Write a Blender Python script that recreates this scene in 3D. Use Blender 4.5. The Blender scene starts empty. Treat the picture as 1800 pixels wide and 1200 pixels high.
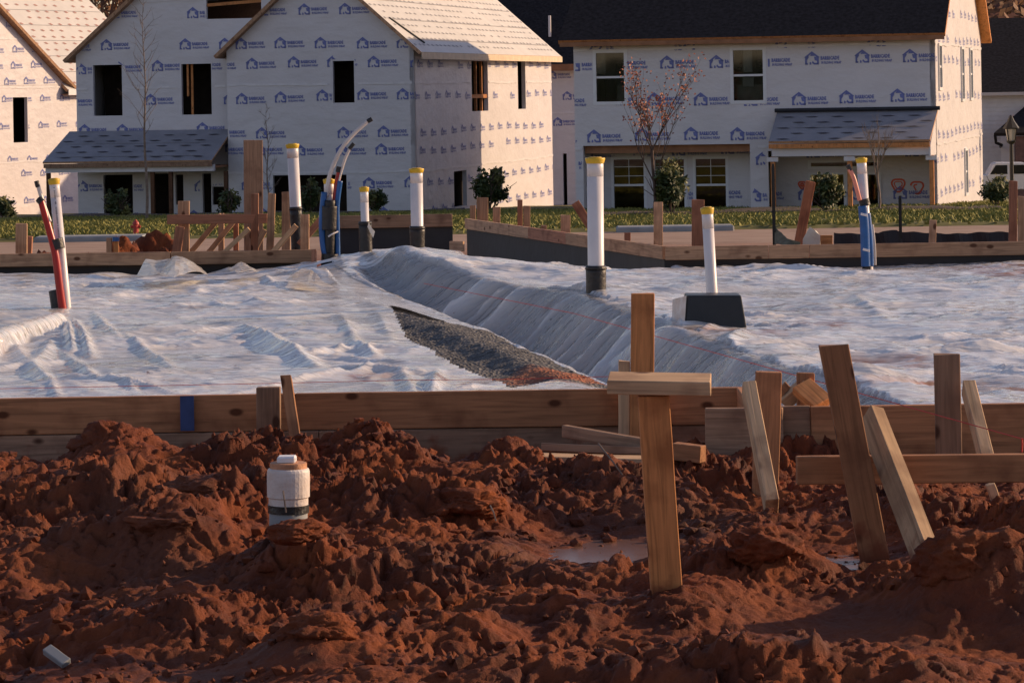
import bpy, bmesh, math, random
import numpy as np
from mathutils import Vector, Matrix, noise as mnoise
random.seed(7); np.random.seed(7)
S = bpy.context.scene; C = S.collection
R = math.radians

# ---------------------------------------------------------------- camera
F = 5500.0; HZ = 160.0; ROLL = 0.017; CZ = 1.6          # focal in photo px, horizon row, roll, eye height
cam = bpy.data.cameras.new('camera'); co = bpy.data.objects.new('camera', cam); C.objects.link(co)
cam.sensor_width = 36; cam.lens = 36*F/1800; cam.shift_y = -(600-HZ)/1800
cam.clip_start = .5; cam.clip_end = 3000
co.location = (0, 0, CZ)
co.rotation_euler = (Matrix.Rotation(R(90), 3, 'X') @ Matrix.Rotation(-math.atan(ROLL), 3, 'Z')).to_euler()
S.camera = co
# ---------------------------------------------------------------- light
SUN_EL, SUN_TH = 20.0, 20.0                              # elevation; degrees beyond due right (towards the back)
s = Vector((math.cos(R(SUN_TH))*math.cos(R(SUN_EL)), math.sin(R(SUN_TH))*math.cos(R(SUN_EL)), math.sin(R(SUN_EL))))
w = bpy.data.worlds.new("World"); S.world = w; w.use_nodes = True
sky = w.node_tree.nodes.new('ShaderNodeTexSky'); sky.sky_type = 'NISHITA'; sky.sun_disc = False
sky.sun_elevation = R(SUN_EL); sky.sun_rotation = R(90-SUN_TH); sky.dust_density = .6
bg = w.node_tree.nodes['Background']; bg.inputs[1].default_value = .125
tint = w.node_tree.nodes.new('ShaderNodeMixRGB'); tint.blend_type = 'MULTIPLY'; tint.inputs[0].default_value = 1; tint.inputs[2].default_value = (1.13, .93, .95, 1)   # camera white balance
w.node_tree.links.new(sky.outputs[0], tint.inputs[1]); w.node_tree.links.new(tint.outputs[0], bg.inputs[0])
sl = bpy.data.lights.new('sun', 'SUN'); sl.energy = 4.8; sl.angle = R(.5); sl.color = (1, .69, .41)
so = bpy.data.objects.new('sun', sl); C.objects.link(so); so.rotation_euler = s.to_track_quat('Z', 'Y').to_euler()
so.location = (40, 20, 30)
S.view_settings.view_transform = 'Standard'; S.view_settings.look = 'None'
S.view_settings.exposure = 0.12; S.view_settings.gamma = 1; S.render.engine = 'CYCLES'

# ---------------------------------------------------------------- picture <-> world
def ray(px, py):
    dx, dy = px-900, py-HZ
    return Vector(((dx-ROLL*dy)/F, 1, -(dy+ROLL*dx)/F))
def P(px, py, D):                                        # the point at depth D seen at this spot of the photograph
    return Vector((0, 0, CZ)) + ray(px, py)*D
def PZ(px, py, z):                                       # ... on the level z
    r = ray(px, py); return Vector((0, 0, CZ)) + r*((z-CZ)/r.z)
def M(px, D): return px*D/F                              # photo px -> metres at depth D

# ---------------------------------------------------------------- materials
MT = {}
def nodes(name):
    m = bpy.data.materials.new(name); m.use_nodes = True; t = m.node_tree
    return m, t, t.nodes['Principled BSDF'], t.nodes.new, t.links.new
def ramp(N, stops):
    r = N('ShaderNodeValToRGB'); e = r.color_ramp.elements
    while len(e) < len(stops): e.new(.5)
    for i, (p, c) in enumerate(stops): e[i].position = p; e[i].color = (*c, 1)
    return r
def pm(name, c, rough=.7, var=.2, vs=4, bump=0, bs=30, spec=.4, stretch=(1, 1, 1), metal=0, c2=None, detail=4, bd=.01, obj=True):
    m, t, b, N, L = nodes(name)
    tc = N('ShaderNodeTexCoord'); mp = N('ShaderNodeMapping'); mp.inputs['Scale'].default_value = stretch
    L(tc.outputs['Object'], mp.inputs[0])
    n = N('ShaderNodeTexNoise'); n.inputs['Scale'].default_value = vs; n.inputs['Detail'].default_value = detail
    L(mp.outputs[0], n.inputs[0])
    lo = tuple(x*(1-var) for x in c); hi = c2 if c2 else tuple(min(1, x*(1+var)) for x in c)
    r = ramp(N, [(.3, lo), (.7, hi)]); L(n.outputs[0], r.inputs[0]); L(r.outputs[0], b.inputs['Base Color'])
    b.inputs['Roughness'].default_value = rough; b.inputs['Specular IOR Level'].default_value = spec; b.inputs['Metallic'].default_value = metal
    if bump:
        n2 = N('ShaderNodeTexNoise'); n2.inputs['Scale'].default_value = bs; n2.inputs['Detail'].default_value = 5
        L(mp.outputs[0], n2.inputs[0]); bp = N('ShaderNodeBump'); bp.inputs['Strength'].default_value = bump; bp.inputs['Distance'].default_value = bd
        L(n2.outputs[0], bp.inputs['Height']); L(bp.outputs[0], b.inputs['Normal'])
    MT[name] = m; return m
def wood(name, c, grey=0.0):                             # grain runs along the board's local Z
    m, t, b, N, L = nodes(name)
    tc = N('ShaderNodeTexCoord'); oi = N('ShaderNodeObjectInfo')
    off = N('ShaderNodeVectorMath'); off.operation = 'ADD'; L(tc.outputs['Object'], off.inputs[0])
    mul = N('ShaderNodeMath'); mul.operation = 'MULTIPLY'; mul.inputs[1].default_value = 37; L(oi.outputs['Random'], mul.inputs[0])
    cx = N('ShaderNodeCombineXYZ'); L(mul.outputs[0], cx.inputs[0]); L(mul.outputs[0], cx.inputs[2]); L(cx.outputs[0], off.inputs[1])
    mp = N('ShaderNodeMapping'); mp.inputs['Scale'].default_value = (26, 26, 1.3); L(off.outputs[0], mp.inputs[0])
    n = N('ShaderNodeTexNoise'); n.inputs['Scale'].default_value = 2.2; n.inputs['Detail'].default_value = 6; n.inputs['Distortion'].default_value = 1.2
    L(mp.outputs[0], n.inputs[0])
    r = ramp(N, [(.28, tuple(x*.62 for x in c)), (.5, c), (.75, tuple(min(1, x*1.3) for x in c))]); L(n.outputs[0], r.inputs[0])
    # blotches of mud / weather
    n2 = N('ShaderNodeTexNoise'); n2.inputs['Scale'].default_value = 7; n2.inputs['Detail'].default_value = 5; L(off.outputs[0], n2.inputs[0])
    r2 = ramp(N, [(.50, (0, 0, 0)), (.70, (.6, .6, .6))]); L(n2.outputs[0], r2.inputs[0])
    mx = N('ShaderNodeMixRGB'); mx.inputs[2].default_value = (c[0]*.42, c[1]*.34, c[2]*.34, 1); L(r2.outputs[0], mx.inputs[0]); L(r.outputs[0], mx.inputs[1])
    # knots
    mp3 = N('ShaderNodeMapping'); mp3.inputs['Scale'].default_value = (9, 9, 5); L(off.outputs[0], mp3.inputs[0])
    v = N('ShaderNodeTexVoronoi'); v.inputs['Scale'].default_value = 1; L(mp3.outputs[0], v.inputs[0])
    r3 = ramp(N, [(.10, (1, 1, 1)), (.17, (0, 0, 0))]); L(v.outputs['Distance'], r3.inputs[0])
    mk = N('ShaderNodeMixRGB'); mk.inputs[2].default_value = (c[0]*.25, c[1]*.18, c[2]*.15, 1); L(r3.outputs[0], mk.inputs[0]); L(mx.outputs[0], mk.inputs[1])
    hs = N('ShaderNodeHueSaturation'); L(mk.outputs[0], hs.inputs['Color'])
    mr = N('ShaderNodeMapRange'); mr.inputs[3].default_value = .72; mr.inputs[4].default_value = 1.22; L(oi.outputs['Random'], mr.inputs[0]); L(mr.outputs[0], hs.inputs['Value'])
    hs.inputs['Saturation'].default_value = 1-grey
    # clay splashed up the lowest part of every board
    ge = N('ShaderNodeNewGeometry'); sp = N('ShaderNodeSeparateXYZ'); L(ge.outputs['Position'], sp.inputs[0]); nm = N('ShaderNodeTexNoise'); nm.inputs['Scale'].default_value = 16; nm.inputs['Detail'].default_value = 6; L(ge.outputs['Position'], nm.inputs[0])
    mz = N('ShaderNodeMath'); mz.operation = 'MULTIPLY_ADD'; mz.inputs[1].default_value = .42; L(nm.outputs[0], mz.inputs[0]); ng = N('ShaderNodeMath'); ng.operation = 'MULTIPLY'; ng.inputs[1].default_value = -1; L(sp.outputs[2], ng.inputs[0]); L(ng.outputs[0], mz.inputs[2])
    rz = ramp(N, [(.0, (0, 0, 0)), (.09, (.85, .85, .85))]); mo = N('ShaderNodeMath'); mo.operation = 'ADD'; mo.inputs[1].default_value = .01; L(mz.outputs[0], mo.inputs[0]); L(mo.outputs[0], rz.inputs[0])
    mm = N('ShaderNodeMixRGB'); mm.inputs[2].default_value = (.19, .055, .024, 1); lt = N('ShaderNodeMath'); lt.operation = 'LESS_THAN'; lt.inputs[1].default_value = 21; L(sp.outputs[1], lt.inputs[0]); my = N('ShaderNodeMath'); my.operation = 'MULTIPLY'; L(rz.outputs[0], my.inputs[0]); L(lt.outputs[0], my.inputs[1]); L(my.outputs[0], mm.inputs[0]); L(hs.outputs[0], mm.inputs[1]); L(mm.outputs[0], b.inputs['Base Color']); b.inputs['Roughness'].default_value = .75; b.inputs['Specular IOR Level'].default_value = .25
    bp = N('ShaderNodeBump'); bp.inputs['Strength'].default_value = .35; bp.inputs['Distance'].default_value = .003; L(n.outputs[0], bp.inputs['Height']); L(bp.outputs[0], b.inputs['Normal'])
    MT[name] = m; return m

wood('wood', (.39, .18, .085)); wood('wood_pale', (.52, .33, .18), .05); wood('wood_grey', (.30, .175, .105), .05); wood('wood_red', (.34, .13, .065))
wood('wood_far', (.44, .26, .155)); wood('wood_far_red', (.38, .17, .10)); wood('lumber', (.56, .235, .085)); wood('framing', (.11, .05, .025))
pm('wrap', (.64, .615, .635), .38, .05, .7, .5, 2.1, .5, bd=.06, stretch=(1, 1, 1.6)); pm('lap_tape', (.70, .68, .70), .35, .08, 3, .6, 8)
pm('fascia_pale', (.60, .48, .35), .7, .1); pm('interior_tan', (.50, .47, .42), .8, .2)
pm('ink', (.15, .18, .43), .5, .1, 3)
pm('shingle', (.022, .020, .022), .9, .4, 9, .4, 40, .1)
pm('underlay', (.60, .58, .55), .6, .06, 1, .3, 4, .3)
pm('underlay_grey', (.27, .265, .29), .6, .12, 2, .3, 4, .3)
pm('mark_red', (.38, .22, .19), .7, .1); pm('mark_dark', (.06, .055, .07), .7, .1); pm('mark_grey', (.30, .29, .30), .7, .1)
pm('white_paint', (.72, .72, .74), .4, .05); pm('siding', (.60, .60, .60), .6, .05)
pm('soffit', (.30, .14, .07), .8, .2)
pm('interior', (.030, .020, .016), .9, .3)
pm('pvc', (.66, .62, .62), .35, .06, 8); pm('pvc_dirty', (.60, .47, .40), .55, .15, 14, .3, 60, c2=(.70, .66, .64))
pm('yellow_cap', (.62, .40, .03), .4, .1); pm('black_tape', (.018, .016, .017), .45, .3, 30, .6, 40)
pm('blue_tube', (.012, .085, .27), .35, .2, 12); pm('red_tube', (.32, .012, .010), .3, .15, 10); pm('clear_tube', (.56, .50, .47), .3, .1, 8)
pm('salmon_tube', (.62, .22, .16), .4, .1); pm('black_plastic', (.017, .018, .020), .4, .15, 20, .1, 50)
pm('black_liner', (.020, .020, .024), .6, .2, 6, .3, 12)
pm('cream_bag', (.62, .58, .50), .5, .08); pm('net', (.13, .12, .08), .9, .3, 20)
pm('blue_paint', (.035, .06, .16), .7, .25, 20); pm('orange_paint', (.72, .12, .05), .6, .1)
pm('string_red', (.55, .05, .04), .6, .1)
pm('bark', (.20, .15, .12), .9, .3, 12); pm('bark_dark', (.09, .06, .05), .9, .3, 12)
pm('leaf_green', (.045, .062, .018), .55, .5, 3); pm('leaf_light', (.13, .13, .035), .6, .3, 3); pm('leaf_red', (.26, .065, .025), .6, .4, 4)
pm('leaf_autumn', (.17, .075, .03), .7, .5, 2); pm('leaf_far', (.15, .06, .035), .8, .4, 1)
pm('kerb', (.26, .27, .28), .8, .15, 3); pm('hydrant_red', (.45, .05, .04), .5, .2); pm('iron', (.012, .012, .012), .5, .2)
pm('brick', (.16, .09, .07), .8, .3, 6); pm('car_white', (.70, .70, .72), .25, .02, 1, spec=.6); pm('car_glass', (.012, .014, .016), .1, .1)
pm('tyre', (.015, .015, .015), .8, .2); pm('rim', (.4, .4, .42), .35, .05, metal=.7); pm('lamp_red', (.4, .02, .02), .3, .1)
pm('lamp_glass', (.35, .34, .30), .15, .05)

def glass(name):
    m, t, b, N, L = nodes(name)
    tr = N('ShaderNodeBsdfTransparent'); tr.inputs[0].default_value = (.62, .64, .62, 1)
    gl = N('ShaderNodeBsdfGlossy'); gl.inputs['Roughness'].default_value = .03; gl.inputs[0].default_value = (.8, .8, .8, 1)
    fr = N('ShaderNodeFresnel'); fr.inputs[0].default_value = 1.6; mx = N('ShaderNodeMixShader')
    L(fr.outputs[0], mx.inputs[0]); L(tr.outputs[0], mx.inputs[1]); L(gl.outputs[0], mx.inputs[2]); L(mx.outputs[0], t.nodes['Material Output'].inputs[0])
    MT[name] = m
glass('glass')
def sheetmat(name, base, transp, transl):
    m, t, b, N, L = nodes(name)
    tc = N('ShaderNodeTexCoord')
    n = N('ShaderNodeTexNoise'); n.inputs['Scale'].default_value = 2.3; n.inputs['Detail'].default_value = 6; n.inputs['Roughness'].default_value = .65; L(tc.outputs['Object'], n.inputs[0])
    r = ramp(N, [(.60, (0, 0, 0)), (.72, (.55, .55, .55))]); L(n.outputs[0], r.inputs[0])
    mx = N('ShaderNodeMixRGB'); mx.inputs[1].default_value = (*base, 1); mx.inputs[2].default_value = (.52, .30, .17, 1); L(r.outputs[0], mx.inputs[0])
    n4 = N('ShaderNodeTexNoise'); n4.inputs['Scale'].default_value = 21; n4.inputs['Detail'].default_value = 3; L(tc.outputs['Object'], n4.inputs[0])
    r4 = ramp(N, [(.70, (0, 0, 0)), (.74, (.8, .8, .8))]); L(n4.outputs[0], r4.inputs[0])
    m4 = N('ShaderNodeMixRGB'); m4.inputs[2].default_value = (.28, .13, .07, 1); L(r4.outputs[0], m4.inputs[0]); L(mx.outputs[0], m4.inputs[1])
    L(m4.outputs[0], b.inputs['Base Color']); b.inputs['Roughness'].default_value = .30; b.inputs['Specular IOR Level'].default_value = .6; b.inputs['Coat Weight'].default_value = 1; b.inputs['Coat Roughness'].default_value = .07; b.inputs['Coat IOR'].default_value = 1.6
    mp = N('ShaderNodeMapping'); mp.inputs['Scale'].default_value = (3.6, 13, 7); mp.inputs['Rotation'].default_value = (0, 0, .12); L(tc.outputs['Object'], mp.inputs[0])
    wn = N('ShaderNodeTexNoise'); wn.inputs['Scale'].default_value = .9; wn.inputs['Detail'].default_value = 3; L(mp.outputs[0], wn.inputs[0])
    wa = N('ShaderNodeMixRGB'); wa.blend_type = 'ADD'; wa.inputs[0].default_value = 1.6; L(mp.outputs[0], wa.inputs[1]); L(wn.outputs['Color'], wa.inputs[2])
    v1 = N('ShaderNodeTexVoronoi'); v1.inputs['Scale'].default_value = .75; L(wa.outputs[0], v1.inputs[0]); v2 = N('ShaderNodeTexVoronoi'); v2.inputs['Scale'].default_value = 2.3; L(wa.outputs[0], v2.inputs[0])
    n2 = N('ShaderNodeMath'); n2.operation = 'MULTIPLY_ADD'; n2.inputs[1].default_value = .4; L(v2.outputs['Distance'], n2.inputs[0]); L(v1.outputs['Distance'], n2.inputs[2])
    bp = N('ShaderNodeBump'); bp.inputs['Strength'].default_value = .9; bp.inputs['Distance'].default_value = .024; L(n2.outputs[0], bp.inputs['Height']); L(bp.outputs[0], b.inputs['Normal']); L(bp.outputs[0], b.inputs['Coat Normal'])
    tl = N('ShaderNodeBsdfTranslucent'); tl.inputs[0].default_value = (.75, .72, .70, 1)
    m1 = N('ShaderNodeMixShader'); m1.inputs[0].default_value = transl; L(b.outputs[0], m1.inputs[1]); L(tl.outputs[0], m1.inputs[2])
    tr = N('ShaderNodeBsdfTransparent'); tr.inputs[0].default_value = (.92, .93, .96, 1)
    m2 = N('ShaderNodeMixShader'); m2.inputs[0].default_value = transp; L(m1.outputs[0], m2.inputs[1]); L(tr.outputs[0], m2.inputs[2])
    L(m2.outputs[0], t.nodes['Material Output'].inputs[0]); MT[name] = m; return m
sheetmat('sheet', (.90, .87, .84), .10, .04); sheetmat('sheet_flap', (.76, .73, .68), .04, .35)
sheetmat('sheet_clear', (.70, .70, .74), .42, .2)

# ---------------------------------------------------------------- object helpers
def tag(o, label=None, cat=None, group=None, kind=None):
    if label: o['label'] = label
    if cat: o['category'] = cat
    if group: o['group'] = group
    if kind: o['kind'] = kind
    return o
def empty(name, loc, label, cat, group=None, rz=0):
    o = bpy.data.objects.new(name, None); C.objects.link(o); o.location = loc; o.rotation_euler.z = rz
    o.empty_display_size = .2
    return tag(o, label, cat, group)
def link(name, me, mats, parent=None):
    o = bpy.data.objects.new(name, me); C.objects.link(o)
    for m in (mats if isinstance(mats, (list, tuple)) else [mats]): me.materials.append(MT[m])
    if parent: o.parent = parent
    return o
def fromgeo(name, vs, fs, mats, parent=None, mi=None, smooth=False):
    me = bpy.data.meshes.new(name); me.from_pydata([tuple(v) for v in vs], [], fs)
    o = link(name, me, mats, parent)
    if mi: me.polygons.foreach_set('material_index', mi)
    if smooth: me.polygons.foreach_set('use_smooth', [True]*len(me.polygons))
    me.update(); return o
class MB:                                                # collects boxes, tubes and polygons into ONE mesh
    def __init__(s): s.v = []; s.f = []; s.m = []
    def add(s, vs, fs, mi=0):
        n = len(s.v); s.v += [tuple(v) for v in vs]; s.f += [tuple(i+n for i in f) for f in fs]; s.m += [mi]*len(fs)
    def box(s, x0, x1, y0, y1, z0, z1, mi=0):
        s.add([(x, y, z) for z in (z0, z1) for y in (y0, y1) for x in (x0, x1)],
              [(0, 2, 3, 1), (4, 5, 7, 6), (0, 1, 5, 4), (2, 6, 7, 3), (0, 4, 6, 2), (1, 3, 7, 5)], mi)
    def prism(s, poly, d, mi=0):                         # 3-D polygon pushed along vector d
        n = len(poly); a = [Vector(p) for p in poly]; b = [p+Vector(d) for p in a]
        s.add(a+b, [tuple(range(n))[::-1], tuple(range(n, 2*n))]+[(i, (i+1) % n, (i+1) % n+n, i+n) for i in range(n)], mi)
    def tube(s, pts, rad, seg=8, mi=0, cap=True):
        pts = [Vector(p) for p in pts]; n = len(pts)
        if not isinstance(rad, (list, tuple)): rad = [rad]*n
        vs = []; up = None
        for i in range(n):
            d = (pts[min(i+1, n-1)]-pts[max(i-1, 0)]).normalized()
            if up is None: up = d.orthogonal().normalized()
            up = (up-d*up.dot(d)); up = up.normalized() if up.length > 1e-6 else d.orthogonal().normalized()
            q = d.cross(up)
            vs += [pts[i]+(up*math.cos(6.28318*k/seg)+q*math.sin(6.28318*k/seg))*rad[i] for k in range(seg)]
        fs = [(i*seg+k, i*seg+(k+1) % seg, (i+1)*seg+(k+1) % seg, (i+1)*seg+k) for i in range(n-1) for k in range(seg)]
        if cap: fs += [tuple(range(seg))[::-1], tuple((n-1)*seg+k for k in range(seg))]
        s.add(vs, fs, mi)
    def build(s, name, mats, parent=None, smooth=False):
        return fromgeo(name, s.v, s.f, mats, parent, s.m, smooth)

def frame_from(p0, p1, wdir, twist=0):
    z = (p1-p0).normalized(); x = (wdir-z*wdir.dot(z)).normalized(); y = z.cross(x)
    if twist:
        q = Matrix.Rotation(R(twist), 3, z); x = q@x; y = q@y
    m = Matrix((x, y, z)).transposed().to_4x4(); m.translation = p0; return m
def board_mesh(L, wd, th, cut=0, bev=.0025, point=False):
    bm = bmesh.new(); bmesh.ops.create_cube(bm, size=1)
    for v in bm.verts:
        top = v.co.z > 0
        v.co = Vector((v.co.x*wd, v.co.y*th, 0 if not top else L))
        if top: v.co.z += cut*v.co.x/wd*2 + random.uniform(-.003, .003)
        if point and not top: v.co.x *= .25; v.co.z -= .05
    bmesh.ops.subdivide_edges(bm, edges=[e for e in bm.edges if abs(e.verts[0].co.z-e.verts[1].co.z) > L*.5], cuts=4)
    bow = random.uniform(-.002, .002)*L
    for v in bm.verts:
        t = v.co.z/L; v.co.y += bow*4*t*(1-t); v.co.x += random.uniform(-.0006, .0006)
    if bev: bmesh.ops.bevel(bm, geom=[e for e in bm.edges if e.calc_face_angle(0) > .5], offset=bev, segments=1, affect='EDGES')
    me = bpy.data.meshes.new('board'); bm.to_mesh(me); bm.free(); return me
def board(name, p0, p1, wd, th, mat='wood', label=None, cat=None, group=None, wdir=(1, 0, 0), twist=0, parent=None, cut=0, bury=0, bev=.0025):
    p0 = Vector(p0); p1 = Vector(p1)
    if bury: p0 = p0-(p1-p0).normalized()*bury
    me = board_mesh((p1-p0).length, wd, th, cut, bev); me.name = name
    o = link(name, me, mat); m = frame_from(p0, p1, Vector(wdir), twist)
    if parent: o.parent = parent; o.matrix_world = m; o.matrix_parent_inverse = Matrix(); o.matrix_basis = parent.matrix_basis.inverted()@m
    else: o.matrix_world = m
    return tag(o, label, cat, group)
def X4(o): return o

# ---------------------------------------------------------------- numpy noise
PERM = np.random.permutation(512); PERM = np.concatenate([PERM, PERM, PERM])
def hsh(i, j, k=0): return PERM[(PERM[(i+k*131) & 511]+j) & 511]
def perlin(x, y, k=0):
    xi = np.floor(x).astype(np.int64); yi = np.floor(y).astype(np.int64); xf = x-xi; yf = y-yi
    u = xf**3*(xf*(xf*6-15)+10); v = yf**3*(yf*(yf*6-15)+10)
    def g(a, b):
        h = hsh(xi+a, yi+b, k)*(2*np.pi/512); return np.cos(h)*(xf-a)+np.sin(h)*(yf-b)
    return (g(0, 0)*(1-u)+g(1, 0)*u)*(1-v)+(g(0, 1)*(1-u)+g(1, 1)*u)*v
def fbm(x, y, o=4, k=0, gain=.5):
    r = 0; a = 1
    for i in range(o): r = r+a*perlin(x*2**i, y*2**i, k+i); a *= gain
    return r
def clods(x, y, k=0, dens=.7):                           # rounded lumps: a bump round a jittered point in some cells
    xi = np.floor(x).astype(np.int64); yi = np.floor(y).astype(np.int64); out = np.zeros_like(x)
    for a in (-1, 0, 1):
        for b in (-1, 0, 1):
            h = hsh(xi+a, yi+b, k); h2 = hsh(xi+a+57, yi+b+11, k+1); h3 = hsh(xi+a+7, yi+b+91, k+2)
            px = xi+a+.15+.7*h/512; py = yi+b+.15+.7*h2/512; r = .32+.42*h3/512
            an = h*.0123*2; e = 1+.6*h2/512
            dx = x-px; dy = y-py; c, s_ = np.cos(an), np.sin(an)
            d2 = ((dx*c+dy*s_)*e)**2+((-dx*s_+dy*c)/e)**2
            q = 1-d2/(r*r); tl = .78+(dx*np.cos(h*.7)+dy*np.sin(h*.7))/r*.55; v = np.where((h3/512 < dens) & (q > 0), np.minimum(np.maximum(q, 0)**.5, np.minimum(1, np.maximum(q, 0)*2.2)*tl)*r, 0)
            out = np.maximum(out, v)
    return out
def worley(x, y, k=0):
    xi = np.floor(x).astype(np.int64); yi = np.floor(y).astype(np.int64); f1 = np.full_like(x, 9.)
    for a in (-1, 0, 1):
        for b in (-1, 0, 1):
            f1 = np.minimum(f1, np.hypot(x-(xi+a+hsh(xi+a, yi+b, k)/512), y-(yi+b+hsh(xi+a+57, yi+b+11, k+1)/512)))
    return f1
def sst(x): x = np.clip(x, 0, 1); return x*x*(3-2*x)

def gridmesh(name, xs, ys, Z, mat, keep=None, parent=None, smooth=True):
    nx, ny = len(xs), len(ys); Xg, Yg = np.meshgrid(xs, ys)
    co_ = np.stack([Xg.ravel(), Yg.ravel(), Z.ravel()], 1)
    i = np.arange((ny-1)*(nx-1)); r_, c_ = i//(nx-1), i % (nx-1); a = r_*nx+c_
    q = np.stack([a, a+1, a+1+nx, a+nx], 1)
    if keep is not None:
        kc = (keep.ravel()[q]).all(1); q = q[kc]
        used = np.unique(q); mp = -np.ones(len(co_), np.int64); mp[used] = np.arange(len(used)); co_ = co_[used]; q = mp[q]
    me = bpy.data.meshes.new(name); me.vertices.add(len(co_)); me.vertices.foreach_set('co', co_.astype(np.float32).ravel())
    me.loops.add(q.size); me.loops.foreach_set('vertex_index', q.astype(np.int32).ravel())
    me.polygons.add(len(q)); me.polygons.foreach_set('loop_start', np.arange(0, q.size, 4, dtype=np.int32))
    try: me.polygons.foreach_set('loop_total', np.full(len(q), 4, np.int32))
    except Exception: pass
    me.update(calc_edges=True); me.polygons.foreach_set('use_smooth', np.full(len(q), smooth)); me.validate()
    return link(name, me, mat, parent)

# ================================================================ GROUND
FT = .43                                                 # top of the slab forms
PADZ = .30
def profile(Y):
    return np.interp(Y, [-200, 6, 9, 12, 12.7, 13.4, 22, 24, 30, 50, 62, 66, 75, 90, 105, 130, 400, 2500],
                     [.1, .1, .08, .12, .08, -.16, -.16, -.12, -.3, -.9, -1.33, -1.40, -1.62, -1.97, -2.42, -3.25, -4.5, -8])
def mudz(X, Y):
    z = profile(Y)
    near = sst((13.6-Y)/.8)*sst((Y-4)/2)
    left = sst((.55-X)/1.1)
    pile = left*(sst((Y-8.6)/2.2)*.17)+ (1-left)*sst((Y-10.2)/.8)*.05
    # explicit heaps: (px, py, depth, height, rx, ry)
    for (px, D, h, rx, ry) in [(190, 11.4, .08, .16, .25), (250, 11.2, .05, .28, .3), (130, 10.6, .07, .28, .3), (650, 11.4, .06, .22, .3), (880, 11.3, .07, .15, .2),
                               (508, 9.5, .095, .17, .24), (560, 9.2, .05, .12, .12), (400, 10.3, .10, .16, .22), (300, 9.9, .10, .22, .25), (800, 10.3, .09, .16, .15), (620, 9.2, .06, .3, .3),
                               (1320, 9.35, .06, .20, .16), (1690, 8.95, .09, .16, .2), (1800, 9.0, .10, .12, .2), (1150, 8.05, .07, .5, .25), (1500, 7.9, .09, .35, .25), (560, 8.3, .10, .22, .2), (760, 8.5, .08, .2, .2),
                               (1030, 10.9, .05, .12, .15), (340, 8.9, .05, .3, .3), (1800, 9.9, .08, .15, .2), (900, 9.0, .05, .2, .2)]:
        x0 = (px-900)*D/F; z = z+near*h*np.exp(-(((X-x0)/rx)**2+((Y-D)/ry)**2)**1.5)
    z = z+near*pile-near*.13*sst((Y-11.35)/.45)+near*((1-left)*.10*sst((Y-8.3)/.8)+left*.02)
    wx = X+.13*fbm(X*3, Y*3, 4, 11, .6); wy = Y+.13*fbm(X*3, Y*3, 4, 12, .6)
    amp = (.45+.75*sst(.5+1.8*fbm(X*.9, Y*.9, 3, 21)))*(.55+.45*sst((Y-8.3)/1.6))
    # smoother trodden ground low left and in the wet patches
    flat = np.zeros_like(X)
    for (px, D, rx, ry) in [(1030, 9.9, .34, .52), (1440, 8.75, .32, .5), (1450, 9.7, .34, .45), (300, 8.15, .5, .22), (1650, 9.6, .3, .25)]:
        x0 = (px-900)*D/F; flat = np.maximum(flat, np.exp(-(((X-x0)/rx)**2+((Y-D)/ry)**2)**2))
    amp = amp*(1-.93*flat)
    rel = .075*fbm(X*1.7, Y*1.7, 4, 3)*(1-.9*flat)
    rel = rel+amp*(.065*clods(wx*2.6, wy*2.3, 5, .6)+.075*clods(wx*6.3, wy*5.6, 8, .7)+.042*clods(wx*14, wy*13, 14, .7)+.023*clods(wx*30, wy*28, 17, .75)+.010*clods(wx*62, wy*58, 19, .75))
    rel = rel+.007*fbm(X*22, Y*22, 3, 30)-amp*.035*np.maximum(0, 1-np.abs(fbm(wx*4.3, wy*4.3, 3, 44))*7)-amp*.014*np.maximum(0, 1-np.abs(fbm(wx*13, wy*13, 2, 45))*6)+amp*.03*np.abs(fbm(wx*6, wy*6, 3, 33))
    z = z+near*(rel-.03)
    for (px, D, d, rx, ry) in PUD:
        x0 = (px-900)*D/F; z = z-near*d*np.exp(-(((X-x0)/rx)**2+((Y-D)/ry)**2)**2)
    return z
PUD = [(1030, 9.95, .045, .27, .42), (1440, 8.85, .045, .26, .36), (1450, 9.75, .045, .26, .34), (300, 8.15, .0, .4, .2)]
def spread(dense0, dense1, step, lo, hi, g=1.13):
    a = list(np.arange(dense0, dense1, step)); x = a[-1]; d = step
    while x < hi: d *= g; x += d; a.append(x)
    x = a[0]; d = step
    while x > lo: d *= g; x -= d; a.insert(0, x)
    return np.array(a)
gx = spread(-3.0, 3.2, .0069, -600, 600, 1.10); gy = spread(7.45, 12.7, .0085, -150, 2200, 1.06)
Xg, Yg = np.meshgrid(gx, gy); Zg = mudz(Xg, Yg)

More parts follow.
